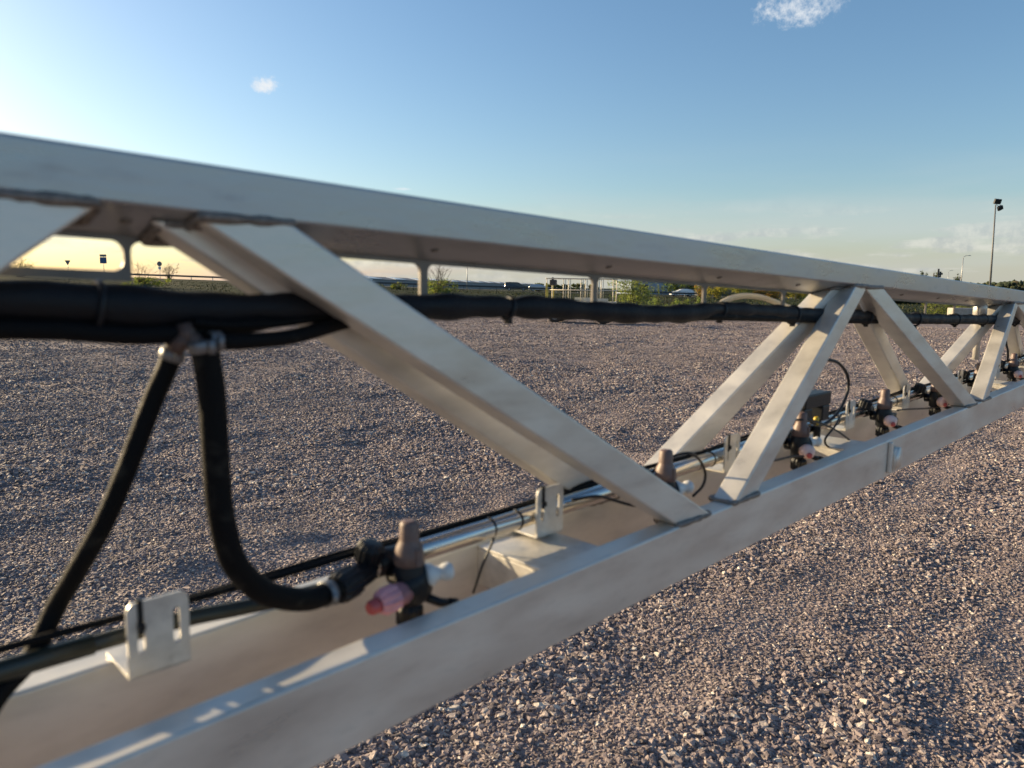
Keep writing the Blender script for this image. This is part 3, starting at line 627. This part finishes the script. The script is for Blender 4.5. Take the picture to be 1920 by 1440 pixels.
loopcable('black cable loop above the pipe at the right edge behind the boom', [(3.25, .67, -.13), (3.22, .66, -.15), (3.24, .655, -.19), (3.30, .66, -.22), (3.36, .67, -.26)], .004)
bl_ = hose_thing('hose_arch', 'pale beige hose arching up behind the hose bundle', 'hose')
pt = spline([(1.18, .73, -.052), (1.25, .73, -.040), (1.30, .73, -.022), (1.36, .73, -.0125), (1.44, .73, -.014), (1.52, .73, -.026), (1.62, .73, -.043), (1.72, .72, -.055)], 8); q = MB(); q.tube(pt, [.0055]*len(pt), 12); q.build('hose', BEIGE, bl_)
st = thing('support_pipe', 'short upright pale pipe under the upper chord near the right edge', 'pipe', BL, BROT)
q = MB(); q.tube([(3.02, .70, -.075), (3.02, .70, -.235)], .011, 16); q.build('pipe', ALU2, st)
q = MB(); q.lathe((3.02, .70, -.082), (0, 0, 1), [(0, .022), (.055, .022)], 18); q.build('collar', ALU2, st)
q = MB(); q.tube([(3.02+.03*math.cos(a)-.03, .70, -.155+.014*math.sin(a)) for a in np.linspace(0, 2*math.pi, 20)], .003, 6, cap=False); q.build('ring', CLAMP, st)

# ------------------------------------------------------------------ far things
def at(px, py, Y):                        # spot in the frame, at a distance ahead -> world point
    d = camdir(px, py); return Vector((d.x/d.y*Y, Y, EYE+d.z/d.y*Y))
def pix(Y): return Y/F
GALV = mat('galvanised_steel', (.35, .36, .37), .5, .6, var=.15, vscale=8)
DARKM = mat('dark_metal', (.035, .037, .040), .5, .3, var=.2)
TYRE = mat('tyre_rubber', (.018, .018, .018), .8, var=.2)
GLASS = mat('dark_glass', (.02, .025, .03), .08, 0, spec=.8)
# guard rail along the road
gr = thing('guard_rail', 'long steel crash barrier along the raised road', 'guard rail', (0, 139.0, 0))
q = MB()
for x0, x1 in zip(np.linspace(-190, 60, 63)[:-1], np.linspace(-190, 60, 63)[1:]):
    z0, z1 = roadz(x0)+.5, roadz(x1)+.5
    prof = [(0, 0), (-.05, .06), (-.05, .12), (0, .16), (-.05, .20), (-.05, .27), (0, .32)]
    v = [(x, y, z+zz) for x, z in ((x0, z0), (x1, z1)) for y, zz in prof]; n_ = len(prof)
    q.add(v, [(i, i+1, n_+i+1, n_+i) for i in range(n_-1)]); q.add([(a+0, b+.02, c) for a, b, c in v], [(i, i+1, n_+i+1, n_+i) for i in range(n_-1)])
q.build('rail', mat('weathered_rail_steel', (.10, .105, .11), .6, .4, var=.2, vscale=4), gr)
q = MB()
for x in np.arange(-188, 60, 4.0): q.box(x-.05, x+.05, .01, .11, roadz(x)-.2, roadz(x)+.72)
pr_ = q.build('post', GALV, gr); pr_['kind'] = 'stuff'
# low mesh fence in front of the bushes
fn = thing('fence', 'low dark wire fence between bank and bushes', 'fence', (0, 112, 0))
q = MB()
for x in np.arange(-20, 95, 2.5): q.box(x-.03, x+.03, -.03, .03, vergez(x, 112)-.05, vergez(x, 112)+1.0)
q.build('post', DARKM, fn)['kind'] = 'stuff'
q = MB()
for h in (.3, .62, .95):
    for x in np.arange(-20, 92.5, 2.5): q.add([(x, 0, vergez(x, 112)+h-.018), (x+2.5, 0, vergez(x+2.5, 112)+h-.018), (x+2.5, 0, vergez(x+2.5, 112)+h+.018), (x, 0, vergez(x, 112)+h+.018), ], [(0, 1, 2, 3)])
q.build('wire', DARKM, fn)
# shrubs and trees
def leafmat(name, c_):
    m = mat(name, c_, .65, var=.5, vscale=2.5, spec=.3); n = m.node_tree.nodes; l = m.node_tree.links; p = n['Principled BSDF']
    t = n.new('ShaderNodeBsdfTranslucent'); t.inputs[0].default_value = (c_[0]*1.2, c_[1]*1.25, c_[2]*.8, 1); x = n.new('ShaderNodeMixShader'); x.inputs[0].default_value = .45
    l.new(p.outputs[0], x.inputs[1]); l.new(t.outputs[0], x.inputs[2]); l.new(x.outputs[0], n['Material Output'].inputs[0]); return m
LEAF = {k: leafmat('leaf_'+k, c_) for k, c_ in dict(olive=(.17, .18, .045), yellow=(.40, .33, .05), orange=(.34, .17, .045), green=(.11, .15, .045), dark=(.032, .050, .022), bright=(.21, .25, .07)).items()}
BARK = mat('bark', (.085, .065, .05), .9, var=.3, vscale=5)
def plant(name, label, cat, base, w, h, leaves, cols, twigs=14, twigh=1.0, ls=.10, group=None, seed=1, low=.0, tr=.04):
    rd = random.Random(seed); t = thing(name, label, cat, base, group=group); q = MB()
    tips = []
    for k in range(twigs):
        a = rd.uniform(0, 6.28); ln = h*twigh*rd.uniform(.6, 1.0); sp_ = rd.uniform(.08, .5)*w
        p0 = Vector((rd.uniform(-.1, .1)*w, rd.uniform(-.1, .1)*w, -.05)); p3 = Vector((math.cos(a)*sp_, math.sin(a)*sp_, ln)); p1 = p0.lerp(p3, .4)+Vector((rd.uniform(-.1, .1)*w, 0, ln*.06))
        q.tube([p0, p1, p3], [tr, tr*.6, tr*.2], 5)
        for j in range(4):
            f_ = rd.uniform(.35, .95); pb = p1.lerp(p3, f_); e_ = pb+Vector((rd.uniform(-.22, .22)*w, rd.uniform(-.2, .2)*w, rd.uniform(.05, .25)*h)); q.tube([pb, e_], [tr*.35, tr*.12], 4); tips.append(e_)
        tips.append(p3)
    q.build('trunk' if cat == 'tree' else 'stems', BARK, t)
    if leaves:
        q = MB(); cl = [Vector((rd.gauss(0, .24)*w, rd.gauss(0, .24)*w, low*h+(h*(1-low))*rd.uniform(.1, .82))) for _ in range(max(10, leaves//55))]
        for _ in range(leaves):
            c_ = rd.choice(cl); p_ = c_+Vector((rd.gauss(0, .085)*w, rd.gauss(0, .085)*w, rd.gauss(0, .085)*h))
            p_.x = max(-.6*w, min(.6*w, p_.x)); p_.z = max(.02, min(h*1.02, p_.z)); a = Vector((rd.gauss(0, 1), rd.gauss(0, 1), rd.gauss(0, 1))).normalized(); b_ = a.orthogonal().normalized(); s__ = ls*rd.uniform(.5, 1.2)
            q.cur = rd.randrange(len(cols)); q.add([p_-a*s__, p_-b_*s__*.5, p_+a*s__, p_+b_*s__*.5], [(0, 1, 2, 3)])
        q.build('crown' if cat == 'tree' else 'foliage', [LEAF[k] for k in cols], t)
    return t
def shrub_at(px, Y, wpx, htop, name, label, cat, leaves, cols, seed, base=None, **k):
    x = at(px, 540, Y).x; z = vergez(x, Y) if base is None else base
    top = at(px, htop, Y).z; return plant(name, label, cat, (x, Y, z), wpx*pix(Y), max(.3, top-z), leaves, cols, seed=seed, **k)
shrub_at(822, 92, 62, 488, 'bare_shrub', 'bare twiggy shrub poking above a leafy base left of the lone pole', 'shrub', 0, ['olive'], 3, twigs=22, tr=.035)
shrub_at(822, 91, 60, 522, 'leafy_shrub', 'low olive shrub around the foot of the bare twiggy shrub', 'shrub', 1800, ['olive', 'green'], 4, ls=.12)
shrub_at(748, 118, 26, 528, 'leafy_shrub', 'tiny olive shrub before the long warehouse', 'shrub', 500, ['olive', 'green'], 5, ls=.14)
shrub_at(708, 118, 26, 532, 'leafy_shrub', 'low brownish shrub beside the braces, left of the tiny olive one', 'shrub', 300, ['olive', 'dark'], 15, ls=.12)
shrub_at(265, 95, 58, 490, 'bare_shrub', 'bare twiggy shrub beside the guide post at left', 'shrub', 0, ['olive'], 6, twigs=16, tr=.035)
shrub_at(268, 95, 66, 518, 'leafy_shrub', 'olive gold shrub under the crash barrier', 'shrub', 1500, ['olive', 'green'], 7, ls=.12)
shrub_at(40, 118, 50, 484, 'bare_shrub', 'bare twiggy shrub at the far left edge', 'shrub', 300, ['olive'], 8, twigs=20, tr=.045)
shrub_at(318, 135, 36, 494, 'bare_shrub', 'small dense twiggy shrub right of the round road sign', 'shrub', 250, ['dark'], 9, twigs=22, tr=.04)
shrub_at(1190, 60, 78, 516, 'leafy_shrub', 'rounded green bush right of the yellow lift', 'bush', 3400, ['olive', 'green', 'bright'], 10, ls=.075, twigs=16, twigh=1.12, tr=.02)
for k, (px, w_, t_) in enumerate(((1236, 34, 554), (1262, 30, 557), (1288, 30, 558), (1310, 22, 556))):
    shrub_at(px, 50+k*.4, w_, t_, 'weed_clump', ['tall light green weed clump nearest the rounded bush', 'second light green weed clump from the rounded bush', 'third light green weed clump from the rounded bush', 'light green weed clump under the orange bush'][k], 'weeds', 420, ['bright', 'green'], 20+k, ls=.06, group='weed clumps behind the hose bundle', tr=.008)
shrub_at(1282, 156, 66, 520, 'dark_tree', 'small dark green tree behind the white car', 'tree', 1800, ['dark', 'green'], 11, ls=.24, base=roadz(33), low=.25, tr=.1)
shrub_at(1314, 128, 24, 530, 'orange_bush', 'orange brown bush beside the hanging post', 'bush', 900, ['orange', 'olive'], 12, ls=.15)
for k, (px, w_, t_, c_) in enumerate(((1345, 56, 527, ['yellow', 'olive']), (1388, 52, 530, ['yellow', 'bright']), (1426, 44, 536, ['olive', 'orange']), (1458, 44, 540, ['orange', 'yellow']), (1498, 50, 542, ['olive', 'yellow']))):
    shrub_at(px, 126+k, w_, t_, 'autumn_bush', ['tall golden yellow bush, first of the autumn row', 'golden green bush, second of the autumn row', 'olive and orange bush, third of the autumn row', 'orange bush beside a hanging post, fourth of the autumn row', 'olive yellow bush seen between the braces, last of the autumn row'][k], 'bush', 1700, c_, 30+k, ls=.17, group='autumn bushes along the road')
for k, px in enumerate((1560, 1625, 1690, 1752)):
    shrub_at(px, 92+k, 90, 549+k*2, 'hedge_bush', ['dark green hedge bush behind the second brace pair', 'dark green hedge bush framed by the brace node', 'dark green hedge bush right of the falling brace', 'dark green hedge bush above the pale weeds'][k], 'bush', 2600, ['dark'], 40+k, ls=.2, group='dark hedge behind the yard')
for k, (px, t_) in enumerate(((1756, 560), (1782, 561), (1808, 563), (1834, 565), (1862, 566), (1890, 566))):
    shrub_at(px, 48+k*.3, 40, t_, 'weed_clump', ['pale green weed clump at the left end of the right hand group', 'pale green weed clump second in the right hand group', 'pale green weed clump above the concrete block', 'pale green weed clump right of the concrete block', 'pale green weed clump fifth in the right hand group', 'pale green weed clump at the right edge'][k], 'weeds', 900, ['bright', 'olive'], 50+k, ls=.055, group='weed clumps at the yard edge on the right', tr=.008)
cb_ = thing('concrete_block', 'long pale concrete block lying below the weeds at the right', 'concrete block', tuple(at(1815, 583, 46.2)[:2])+(0.0,))
q = MB(); q.box(-1.1, 1.1, -.35, .35, 0, .62, .05); q.build('block', mat('concrete', (.33, .31, .27), .85, var=.2, vscale=6, bump=.3, bscale=30), cb_)
# distant wood
rd = random.Random(5); q = MB()
for k in range(3600):
    px = rd.uniform(1700, 2500); Y = rd.uniform(600, 820); x = at(px, 540, Y).x; rise = 3.0+7.5*smooth((px-1690)/260); r = rd.uniform(1.0, 2.6); z = rise*rd.uniform(.3, 1.0)*rd.uniform(.85, 1.08)+r*.1+1
    bm = bmesh.new(); bmesh.ops.create_icosphere(bm, subdivisions=1, radius=r)
    for v in bm.verts: v.co *= rd.uniform(.6, 1.4); v.co += Vector((x, Y, z))
    q.cur = rd.choice((0, 0, 1, 2)); q.frombm(bm)
F0, F1, F2 = mat('wood_dark', (.028, .042, .018), .9, var=.5, vscale=.3), mat('wood_olive', (.055, .062, .022), .9, var=.5, vscale=.3), mat('wood_brown', (.065, .055, .025), .9, var=.5, vscale=.3)
tag(q.build('distant_wood', [F0, F1, F2]), 'low dark wooded rise on the horizon at the right', 'wood', kind='stuff')
for k, (px, t_, w_) in enumerate(((1728, 509, 12), (1752, 511, 10), (1795, 515, 14), (1478, 524, 60), (1600, 528, 70))):
    shrub_at(px, 300, w_, t_, 'distant_tree', ['tiny far tree above the chord left of the mast', 'tiny bare far tree just left of the mast', 'tiny far tree between the two street lamps', 'far broad tree behind the orange bushes', 'far broad tree behind the brace node'][k], 'tree', 500, ['dark', 'green'], 60+k, ls=.5, base=0, low=.3, tr=.15)
# small plants on the field behind lift: far tree line seen through the lift railing
for k, px in enumerate((1034, 1056, 1082, 1112, 1010)):
    shrub_at(px, 260, 24, 531+2*(k % 2), 'distant_tree', ['far rounded tree seen through the left of the lift railing', 'far tree seen through the lift railing gate', 'far low tree seen through the middle of the lift railing', 'far rounded tree left of the hanging post', 'far low tree left of the lift'][k], 'tree', 420, ['dark', 'olive'], 70+k, ls=.5, base=0, low=.2, tr=.12)

# buildings
WALLG = mat('grey_cladding', (.20, .215, .235), .6, .1, var=.12, vscale=.4)
ROOFG = mat('grey_roof', (.13, .135, .15), .6, .1, var=.15, vscale=.3)
SKYL = mat('skylight_panel', (.62, .64, .66), .3, var=.1)
WALLB = mat('pale_blue_cladding', (.24, .30, .40), .55, .1, var=.08, vscale=.4)
BANDB = mat('blue_band', (.10, .15, .24), .5, .1, var=.08)
wh = thing('warehouse', 'very long low grey warehouse with pale skylights and a boxy roof vent house', 'warehouse', (0, 0, 0))
A_ = Vector((-66, 225, 0)); B_ = Vector((20, 640, 0)); dv = (B_-A_).normalized(); nv = Vector((-dv.y, dv.x, 0)); Ln = (B_-A_).length
H0 = 4.7
def whp(a, b, z): return tuple(A_+dv*a+nv*b+Vector((0, 0, z)))
def slab(q, a0, a1, b0, b1, z0, z1): q.add([whp(a, b, z) for z in (z0, z1) for a, b in ((a0, b0), (a1, b0), (a1, b1), (a0, b1))], [(0, 3, 2, 1), (4, 5, 6, 7), (0, 1, 5, 4), (1, 2, 6, 5), (2, 3, 7, 6), (3, 0, 4, 7)])
q = MB(); slab(q, 0, Ln, 0, 14, 0, H0-.9); q.build('wall', WALLG, wh)
rf = MB()
a = 0
while a < Ln: rf.add([whp(a, -.4, H0-.897), whp(min(a+29, Ln), -.4, H0-.897), whp(min(a+29, Ln), 7, H0+.3), whp(a, 7, H0+.3), whp(a, 14.4, H0-.897), whp(min(a+29, Ln), 14.4, H0-.897)], [(0, 1, 2, 3), (3, 2, 5, 4), (0, 3, 4), (1, 5, 2)]); a += 29.2
rfo = rf.build('roof', ROOFG, wh)
for k in range(13):
    q = MB(); a = 60+k*28; v0 = [whp(a, 1, H0-.897+1.4*.1425+.2), whp(a+13, 1, H0-.897+1.4*.1425+.2), whp(a+11, 6.5, H0+.35), whp(a+3, 6.5, H0+.35)]
    q.add(v0+[(x, y, z-.25) for x, y, z in v0], [(0, 1, 2, 3), (0, 4, 5, 1), (1, 5, 6, 2), (2, 6, 7, 3), (3, 7, 4, 0)]); q.build('skylight', SKYL, rfo)
q = MB(); slab(q, 36, 45, 6, 12, H0, H0+2.2); q.build('vent_house', WALLB, rfo)
vx, vy = whp(40, 9, 0)[:2]; stk_ = thing('dummy', '', '') if False else None
for k in (-1.6, 1.2, 3.6):
    q = MB(); cx, cy_, _ = whp(40+k*1.1, 7, 0); q.lathe((cx, cy_, H0+2.2), (0, 0, 1), [(0, .45), (1.0, .45), (1.3, .6), (1.7, .2)], 12); q.build('chimney', DARKM, rfo)
hl = thing('hall', 'pale blue industrial hall with darker roof band behind the green bush', 'hall', tuple(at(1232, 545, 205)[:2])+(0,))
q = MB(); q.box(-7, 10.5, 0, 30, 0, 3.3); q.build('wall', WALLB, hl)
q = MB(); q.box(-7.1, 10.6, -.15, 30.1, 3.303, 4.5); q.build('parapet', BANDB, hl)
q = MB(); q.box(-7.3, 10.8, -.35, 30.3, 4.503, 4.62); q.build('roof', GALV, hl)
q = MB(); q.box(-5, -2.5, -.06, -.003, 0, 2.6); q.build('door', DARKM, hl)
h2 = thing('hall', 'dark low building behind the autumn bushes', 'building', tuple(at(1420, 545, 190)[:2])+(0,))
q = MB(); q.box(-14, 22, 0, 20, 0, 3.0); q.build('wall', mat('dark_cladding', (.09, .10, .12), .7, var=.2, vscale=.5), h2)
q = MB(); q.box(-14.3, 22.3, -.3, 20.3, 3.003, 3.35); q.build('roof', ROOFG, h2)

# signs, posts, lamps
def post(q, p_, h, r=.05): q.tube([(p_[0], p_[1], p_[2]), (p_[0], p_[1], p_[2]+h)], r, 8)
SB = mat('sign_back', (.16, .17, .18), .5, .4, var=.1); SBL = mat('sign_blue', (.03, .09, .22), .5); SWH = mat('sign_white', (.7, .7, .7), .5)
def signbase(px, Y, ytop, name, label):
    x = at(px, 500, Y).x; t = thing(name, label, 'road sign', (x, Y, roadz(x))); top = at(px, ytop, Y).z-roadz(x); return t, top
t, h = signbase(127, 138.2, 488, 'yield_sign', 'triangular give way sign on a short post at far left'); q = MB(); post(q, (0, .06, -.3), h+.1); q.build('post', GALV, t)
q = MB(); q.prism([(-.55, h), (.55, h), (0, h-.95)], 0, .03); q.build('sign_panel', SB, t)
t, h = signbase(194, 138.2, 477, 'direction_sign', 'rectangular two board blue sign on a slim post'); q = MB(); post(q, (0, .06, -.3), h+.1); q.build('post', GALV, t)
q = MB(); q.box(-.62, .62, 0, .03, h-.42, h, .005); q.build('upper_panel', SB, t); q = MB(); q.box(-.62, .62, 0, .03, h-1.65, h-.52, .005); q.build('lower_panel', SBL, t)
q = MB(); q.box(-.56, .56, -.004, -.001, h-.516, h-.500); q.build('stripe', SWH, t)
t, h = signbase(299, 138.2, 490, 'round_sign', 'small round sign over a second plate beside the twiggy shrub'); q = MB(); post(q, (0, .06, -.3), h+.1); q.build('post', GALV, t)
q = MB(); q.lathe((0, .03, h-.45), (0, -1, 0), [(0, .45), (.03, .45)], 24); q.build('round_panel', SB, t); q = MB(); q.lathe((0, .03, h-1.2), (0, -1, 0), [(0, .28), (.03, .28)], 20); q.build('lower_panel', SWH, t)
t, h = signbase(696, 138.2, 521, 'yield_sign', 'tiny white give way sign in front of the warehouse'); q = MB(); post(q, (0, .06, -.3), h+.1, .04); q.build('post', GALV, t); q = MB(); q.prism([(-.42, h), (.42, h), (0, h-.7)], 0, .03); q.build('sign_panel', SWH, t)
x = at(876, 500, 150.8).x; t = thing('lamp_post', 'plain slim pole standing between bare shrub and dark car', 'pole', (x, 150.8, roadz(x))); q = MB(); h = at(876, 492, 150.8).z-roadz(x); q.tube([(0, 0, -.3), (0, 0, h)], [.11, .06], 8); q.build('pole', GALV, t)
def street_lamp(px, ytop, Y, label):
    x = at(px, 520, Y).x; z = 0.02; h = at(px, ytop, Y).z-z; t = thing('street_lamp', label, 'street lamp', (x, Y, z), group='street lamps above the boom')
    q = MB(); q.tube([(0, 0, 0), (.0, 0, h*.6), (0, 0, h-.5)], [.13, .09, .07], 10); q.build('pole', GALV, t)
    q = MB(); pt = spline([(0, 0, h-.5), (.12, 0, h-.25), (.5, 0, h-.04), (.95, 0, h)], 4); q.tube(pt, .05, 8); q.build('arm', GALV, t)
    q = MB(); q.box(.75, 1.5, -.12, .12, h-.04, h+.07, .03); q.build('lamp_head', GALV, t)
street_lamp(1803, 479, 151.5, 'taller grey street lamp left of the floodlight mast'); street_lamp(1778, 507, 270, 'smaller distant street lamp left of the tall one')
x = at(1857, 540, 108).x; zt = at(1866, 384, 108).z; x2 = at(1867, 384, 108).x
t = thing('floodlight_mast', 'tall slim floodlight mast with two lamp heads at the right', 'floodlight mast', (x, 108, .1))
q = MB(); q.tube([(0, 0, -.3), ((x2-x)*.5, 0, zt*.5), (x2-x, 0, zt-.1)], [.16, .12, .085], 12); q.build('mast', mat('dull_mast_steel', (.13, .135, .14), .6, .3), t)
dx = x2-x
for (ox, oz, w_, h_, a) in ((.15, .35, .95, .72, 4), (.62, -.55, .72, .60, -28)):
    q = MB(); mt = Matrix.Translation((dx+ox, -.12, zt+oz)) @ Matrix.Rotation(R(a), 4, 'Y') @ Matrix.Rotation(R(18), 4, 'X')
    q.box(-w_/2, w_/2, -.16, .16, -h_/2, h_/2, .04, mtx=mt)
    for k in range(5): q.box(-w_/2+.08, w_/2-.08, .17, .24, -h_/2+.08+k*h_*.2, -h_/2+.11+k*h_*.2, mtx=mt)
    hd = q.build('floodlight', DARKM, t)
    q = MB(); q.box(-w_/2+.07, w_/2-.07, -.175, -.163, -h_/2+.07, h_/2-.07, mtx=mt); q.build('lens', GLASS, hd)
q = MB(); q.tube([(dx, 0, zt-.2), (dx+.2, -.05, zt-.1), (dx+.6, -.1, zt-.55)], .035, 8); q.tube([(dx-.0, 0, zt-.25), (dx+.1, -.05, zt+.1)], .035, 8); q.build('bracket', DARKM, t)
x = at(1759, 520, 280).x; t = thing('telecom_mast', 'short telecom mast with antenna panels on the horizon', 'antenna mast', (x, 280, 0)); h = at(1759, 504, 280).z
q = MB(); q.tube([(0, 0, 0), (0, 0, h)], .32, 8); q.build('mast', DARKM, t)
for k, (ox, oz, hh) in enumerate(((-.25, -.2, 2.6), (.55, -1.0, 2.2), (1.1, -1.5, .7), (-.1, -2.8, 1.2))):
    q = MB(); q.box(ox-.3, ox+.3, -.5, -.25, h+oz-hh, h+oz, .03); q.box(min(ox, 0), max(ox, 0)+.02, -.3, -.2, h+oz-hh*.5, h+oz-hh*.5+.12); q.build('antenna', DARKM, t)

# cars
def car(px, Y, paint, label, suv, L_=4.6, face=1):
    x = at(px, 540, Y).x; t = thing('parked_car' if False else 'car', label, 'car', (x, Y, roadz(x)+.032))
    H_ = 1.68 if suv else 1.46; W_ = 1.8
    if suv: pr = [(-2.25, .35), (-2.3, .75), (-2.22, 1.02), (-2.12, 1.55), (-1.95, H_-.03), (-1.2, H_), (.1, H_-.02), (.55, H_-.12), (1.15, 1.08), (2.05, .93), (2.28, .72), (2.3, .38)]
    else: pr = [(-2.2, .35), (-2.25, .75), (-2.15, 1.0), (-1.75, 1.33), (-1.2, H_-.02), (-.3, H_), (.3, H_-.07), (1.15, 1.0), (2.0, .80), (2.22, .60), (2.24, .34)]
    pr = [(a*face, b) for a, b in pr]
    bm = bmesh.new(); rows = []
    for y in (-W_/2, -W_/2+.06, W_/2-.06, W_/2):
        edge = abs(y) > W_/2-.01
        rows.append([bm.verts.new((a*(.985 if edge else 1), (y*(.86 if b > 1.1 else 1)), b-(.03 if edge and b > .5 else 0))) for a, b in pr])
    for r0, r1 in zip(rows[:-1], rows[1:]):
        for i in range(len(pr)): bm.faces.new((r0[i], r0[(i+1) % len(pr)], r1[(i+1) % len(pr)], r1[i]))
    bm.faces.new(rows[0]); bm.faces.new(rows[-1][::-1])
    q = MB(); q.frombm(bm); q.build('body', paint, t)
    y = -W_/2*.86-.012; g = [(-1.85, 1.06), (-1.75, 1.48 if suv else 1.25), (-1.2, H_-.12), (.15, H_-.14), (.5, H_-.24), (1.0, 1.07)]
    for (a0, a1) in ((-1.85, -.75), (-.68, .22), (.29, 1.0)):
        pts_ = [(a0, 1.07)]+[(min(max(a, a0), a1), b) for a, b in g[1:5] if a0-.3 <= a <= a1+.3]+[(a1, 1.07)]
        q = MB()
        for yy in (y, -y): q.prism([(a*face, b) for a, b in pts_], yy-.008, yy+.008)
        q.build('window', GLASS, t)
    for wx in (-1.38, 1.38):
        for yy in (-W_/2+.08, W_/2-.08):
            q = MB(); q.lathe((wx*face, yy-.11, .33), (0, 1, 0), [(0, .29), (.03, .33), (.19, .33), (.22, .29)], 24); wo = q.build('wheel', TYRE, t)
            q = MB(); q.lathe((wx*face, yy-.125 if yy < 0 else yy+.095, .33), (0, 1, 0), [(0, .20), (.03, .21)], 20); q.build('rim', GALV, wo)
    for fx, nm, mm in ((2.2, 'headlight', SKYL), (-2.2, 'tail_light', RED)):
        for yy in (-.68, .68): q = MB(); q.box(min(fx*face, fx*face*.93), max(fx*face, fx*face*.93), yy-.16, yy+.16, .68, .82, .02); q.build(nm, mm, t)
    return t
CP1 = mat('black_car_paint', (.02, .022, .025), .25, .2, coat=.6); CP2 = mat('white_car_paint', (.75, .76, .78), .3, 0, coat=.5); CP3 = mat('silver_car_paint', (.40, .42, .45), .3, .6, coat=.5)
car(968, 144, CP1, 'black estate car on the raised road left of the lift', True); car(1012, 148.3, CP3, 'silver car just ahead of the black estate car', False); car(1279, 143, CP2, 'white hatchback on the road behind the green bush', False, face=-1)

# scissor lifts standing at the far side of the yard
LY = mat('lift_yellow_paint', (.60, .46, .08), .5, .1, var=.15, vscale=6); LB = mat('lift_cream_paint', (.62, .56, .44), .5, .1, var=.15, vscale=6); LG = mat('lift_dark_paint', (.05, .052, .055), .6, .2, var=.2)
def lift(cx, cyy, rz, Lh, Wh, label, deck=.96, rail=.98, yellow_end=True):
    t = thing('scissor_lift', label, 'scissor lift', (cx, cyy, 0), rz)
    q = MB(); q.box(-Lh*.46, Lh*.46, -Wh*.42, Wh*.42, .20, .52, .03); q.build('chassis', LG, t)
    q = MB()
    for k, (z0, z1) in enumerate(((.54, .66), (.66, .78), (.78, .9))):
        for sy in (-Wh*.33, Wh*.33):
            a = Vector((-Lh*.42, sy, z0)); b_ = Vector((Lh*.42, sy, z1)); q.tube([a, b_], .028, 6); q.tube([Vector((a.x, sy+.05, z1)), Vector((b_.x, sy+.05, z0))], .028, 6)
    q.build('scissor_arms', LG, t)
    q = MB(); q.box(-Lh/2, Lh/2, -Wh/2, Wh/2, deck-.08, deck, .01); pf = q.build('platform', LB, t)
    q = MB(); r = .022; zt = deck+rail; zm = deck+rail*.5
    xs_ = [-Lh/2+.03, -Lh*.24, Lh*.02, Lh*.26, Lh/2-.03]
    for sy in (-Wh/2+.03, Wh/2-.03):
        q.tube(spline([(-Lh/2+.03, sy, deck), (-Lh/2+.03, sy, zt-.08), (-Lh/2+.10, sy, zt), (0, sy, zt), (Lh/2-.10, sy, zt), (Lh/2-.03, sy, zt-.08), (Lh/2-.03, sy, deck)], 4), r, 8)
        q.tube([(-Lh/2+.03, sy, zm), (Lh/2-.03, sy, zm)], r*.8, 8)
        for x in xs_[1:-1]: q.tube([(x, sy, deck), (x, sy, zt)], r*.9, 8); q.tube([(x+.09, sy, deck), (x+.09, sy, zt)], r*.7, 8)
    for x in (-Lh/2+.03, Lh/2-.03):
        for z in (zm, zt): q.tube([(x, -Wh/2+.03, z), (x, Wh/2-.03, z)], r, 8)
    q.build('guard_rail', LB, t)
    q = MB()
    for sy in (-Wh/2-.0, Wh/2+.0): q.box(-Lh/2-.005, -Lh/2+.10, sy-.028, sy+.028, deck+.004, zm, .006); q.box(-Lh/2-.005, -Lh/2+.07, sy-.028, sy+.028, zm+.003, zt-.2, .006)
    q.build('yellow_post', LY, t)
    q = MB(); q.box(-Lh/2+.05, -Lh/2+.33, -.17, .17, zt-.30, zt-.05, .03); q.box(-Lh/2+.12, -Lh/2+.2, -.04, .04, zt-.06, zt+.06, .01); q.build('control_box', LG, t)
    q = MB(); q.box(-.42, .42, Wh/2-.06, Wh/2+.03, deck+.005, deck+.16, .01); q.box(Lh*.1, Lh*.42, -Wh/2-.01, -Wh/2+.012, deck+.004, deck+.15); q.build('toe_board', LB, t)
    for x in (-Lh*.36, Lh*.36):
        for sy in (-Wh*.46, Wh*.46):
            q = MB(); q.lathe((x, sy-.09, .30), (0, 1, 0), [(0, .25), (.03, .30), (.15, .30), (.18, .25)], ribs=16, ribd=.015); w_ = q.build('wheel', TYRE, t)
            q = MB(); q.lathe((x, sy-.105, .30), (0, 1, 0), [(0, .14), (.21, .14)], 18); q.build('rim', GALV, w_)
    return t
pL = at(1093, 600, 32.5); lift(pL.x-.05, 32.8, R(-14), 2.95, 1.35, 'cream and yellow scissor lift parked across the gravel yard')
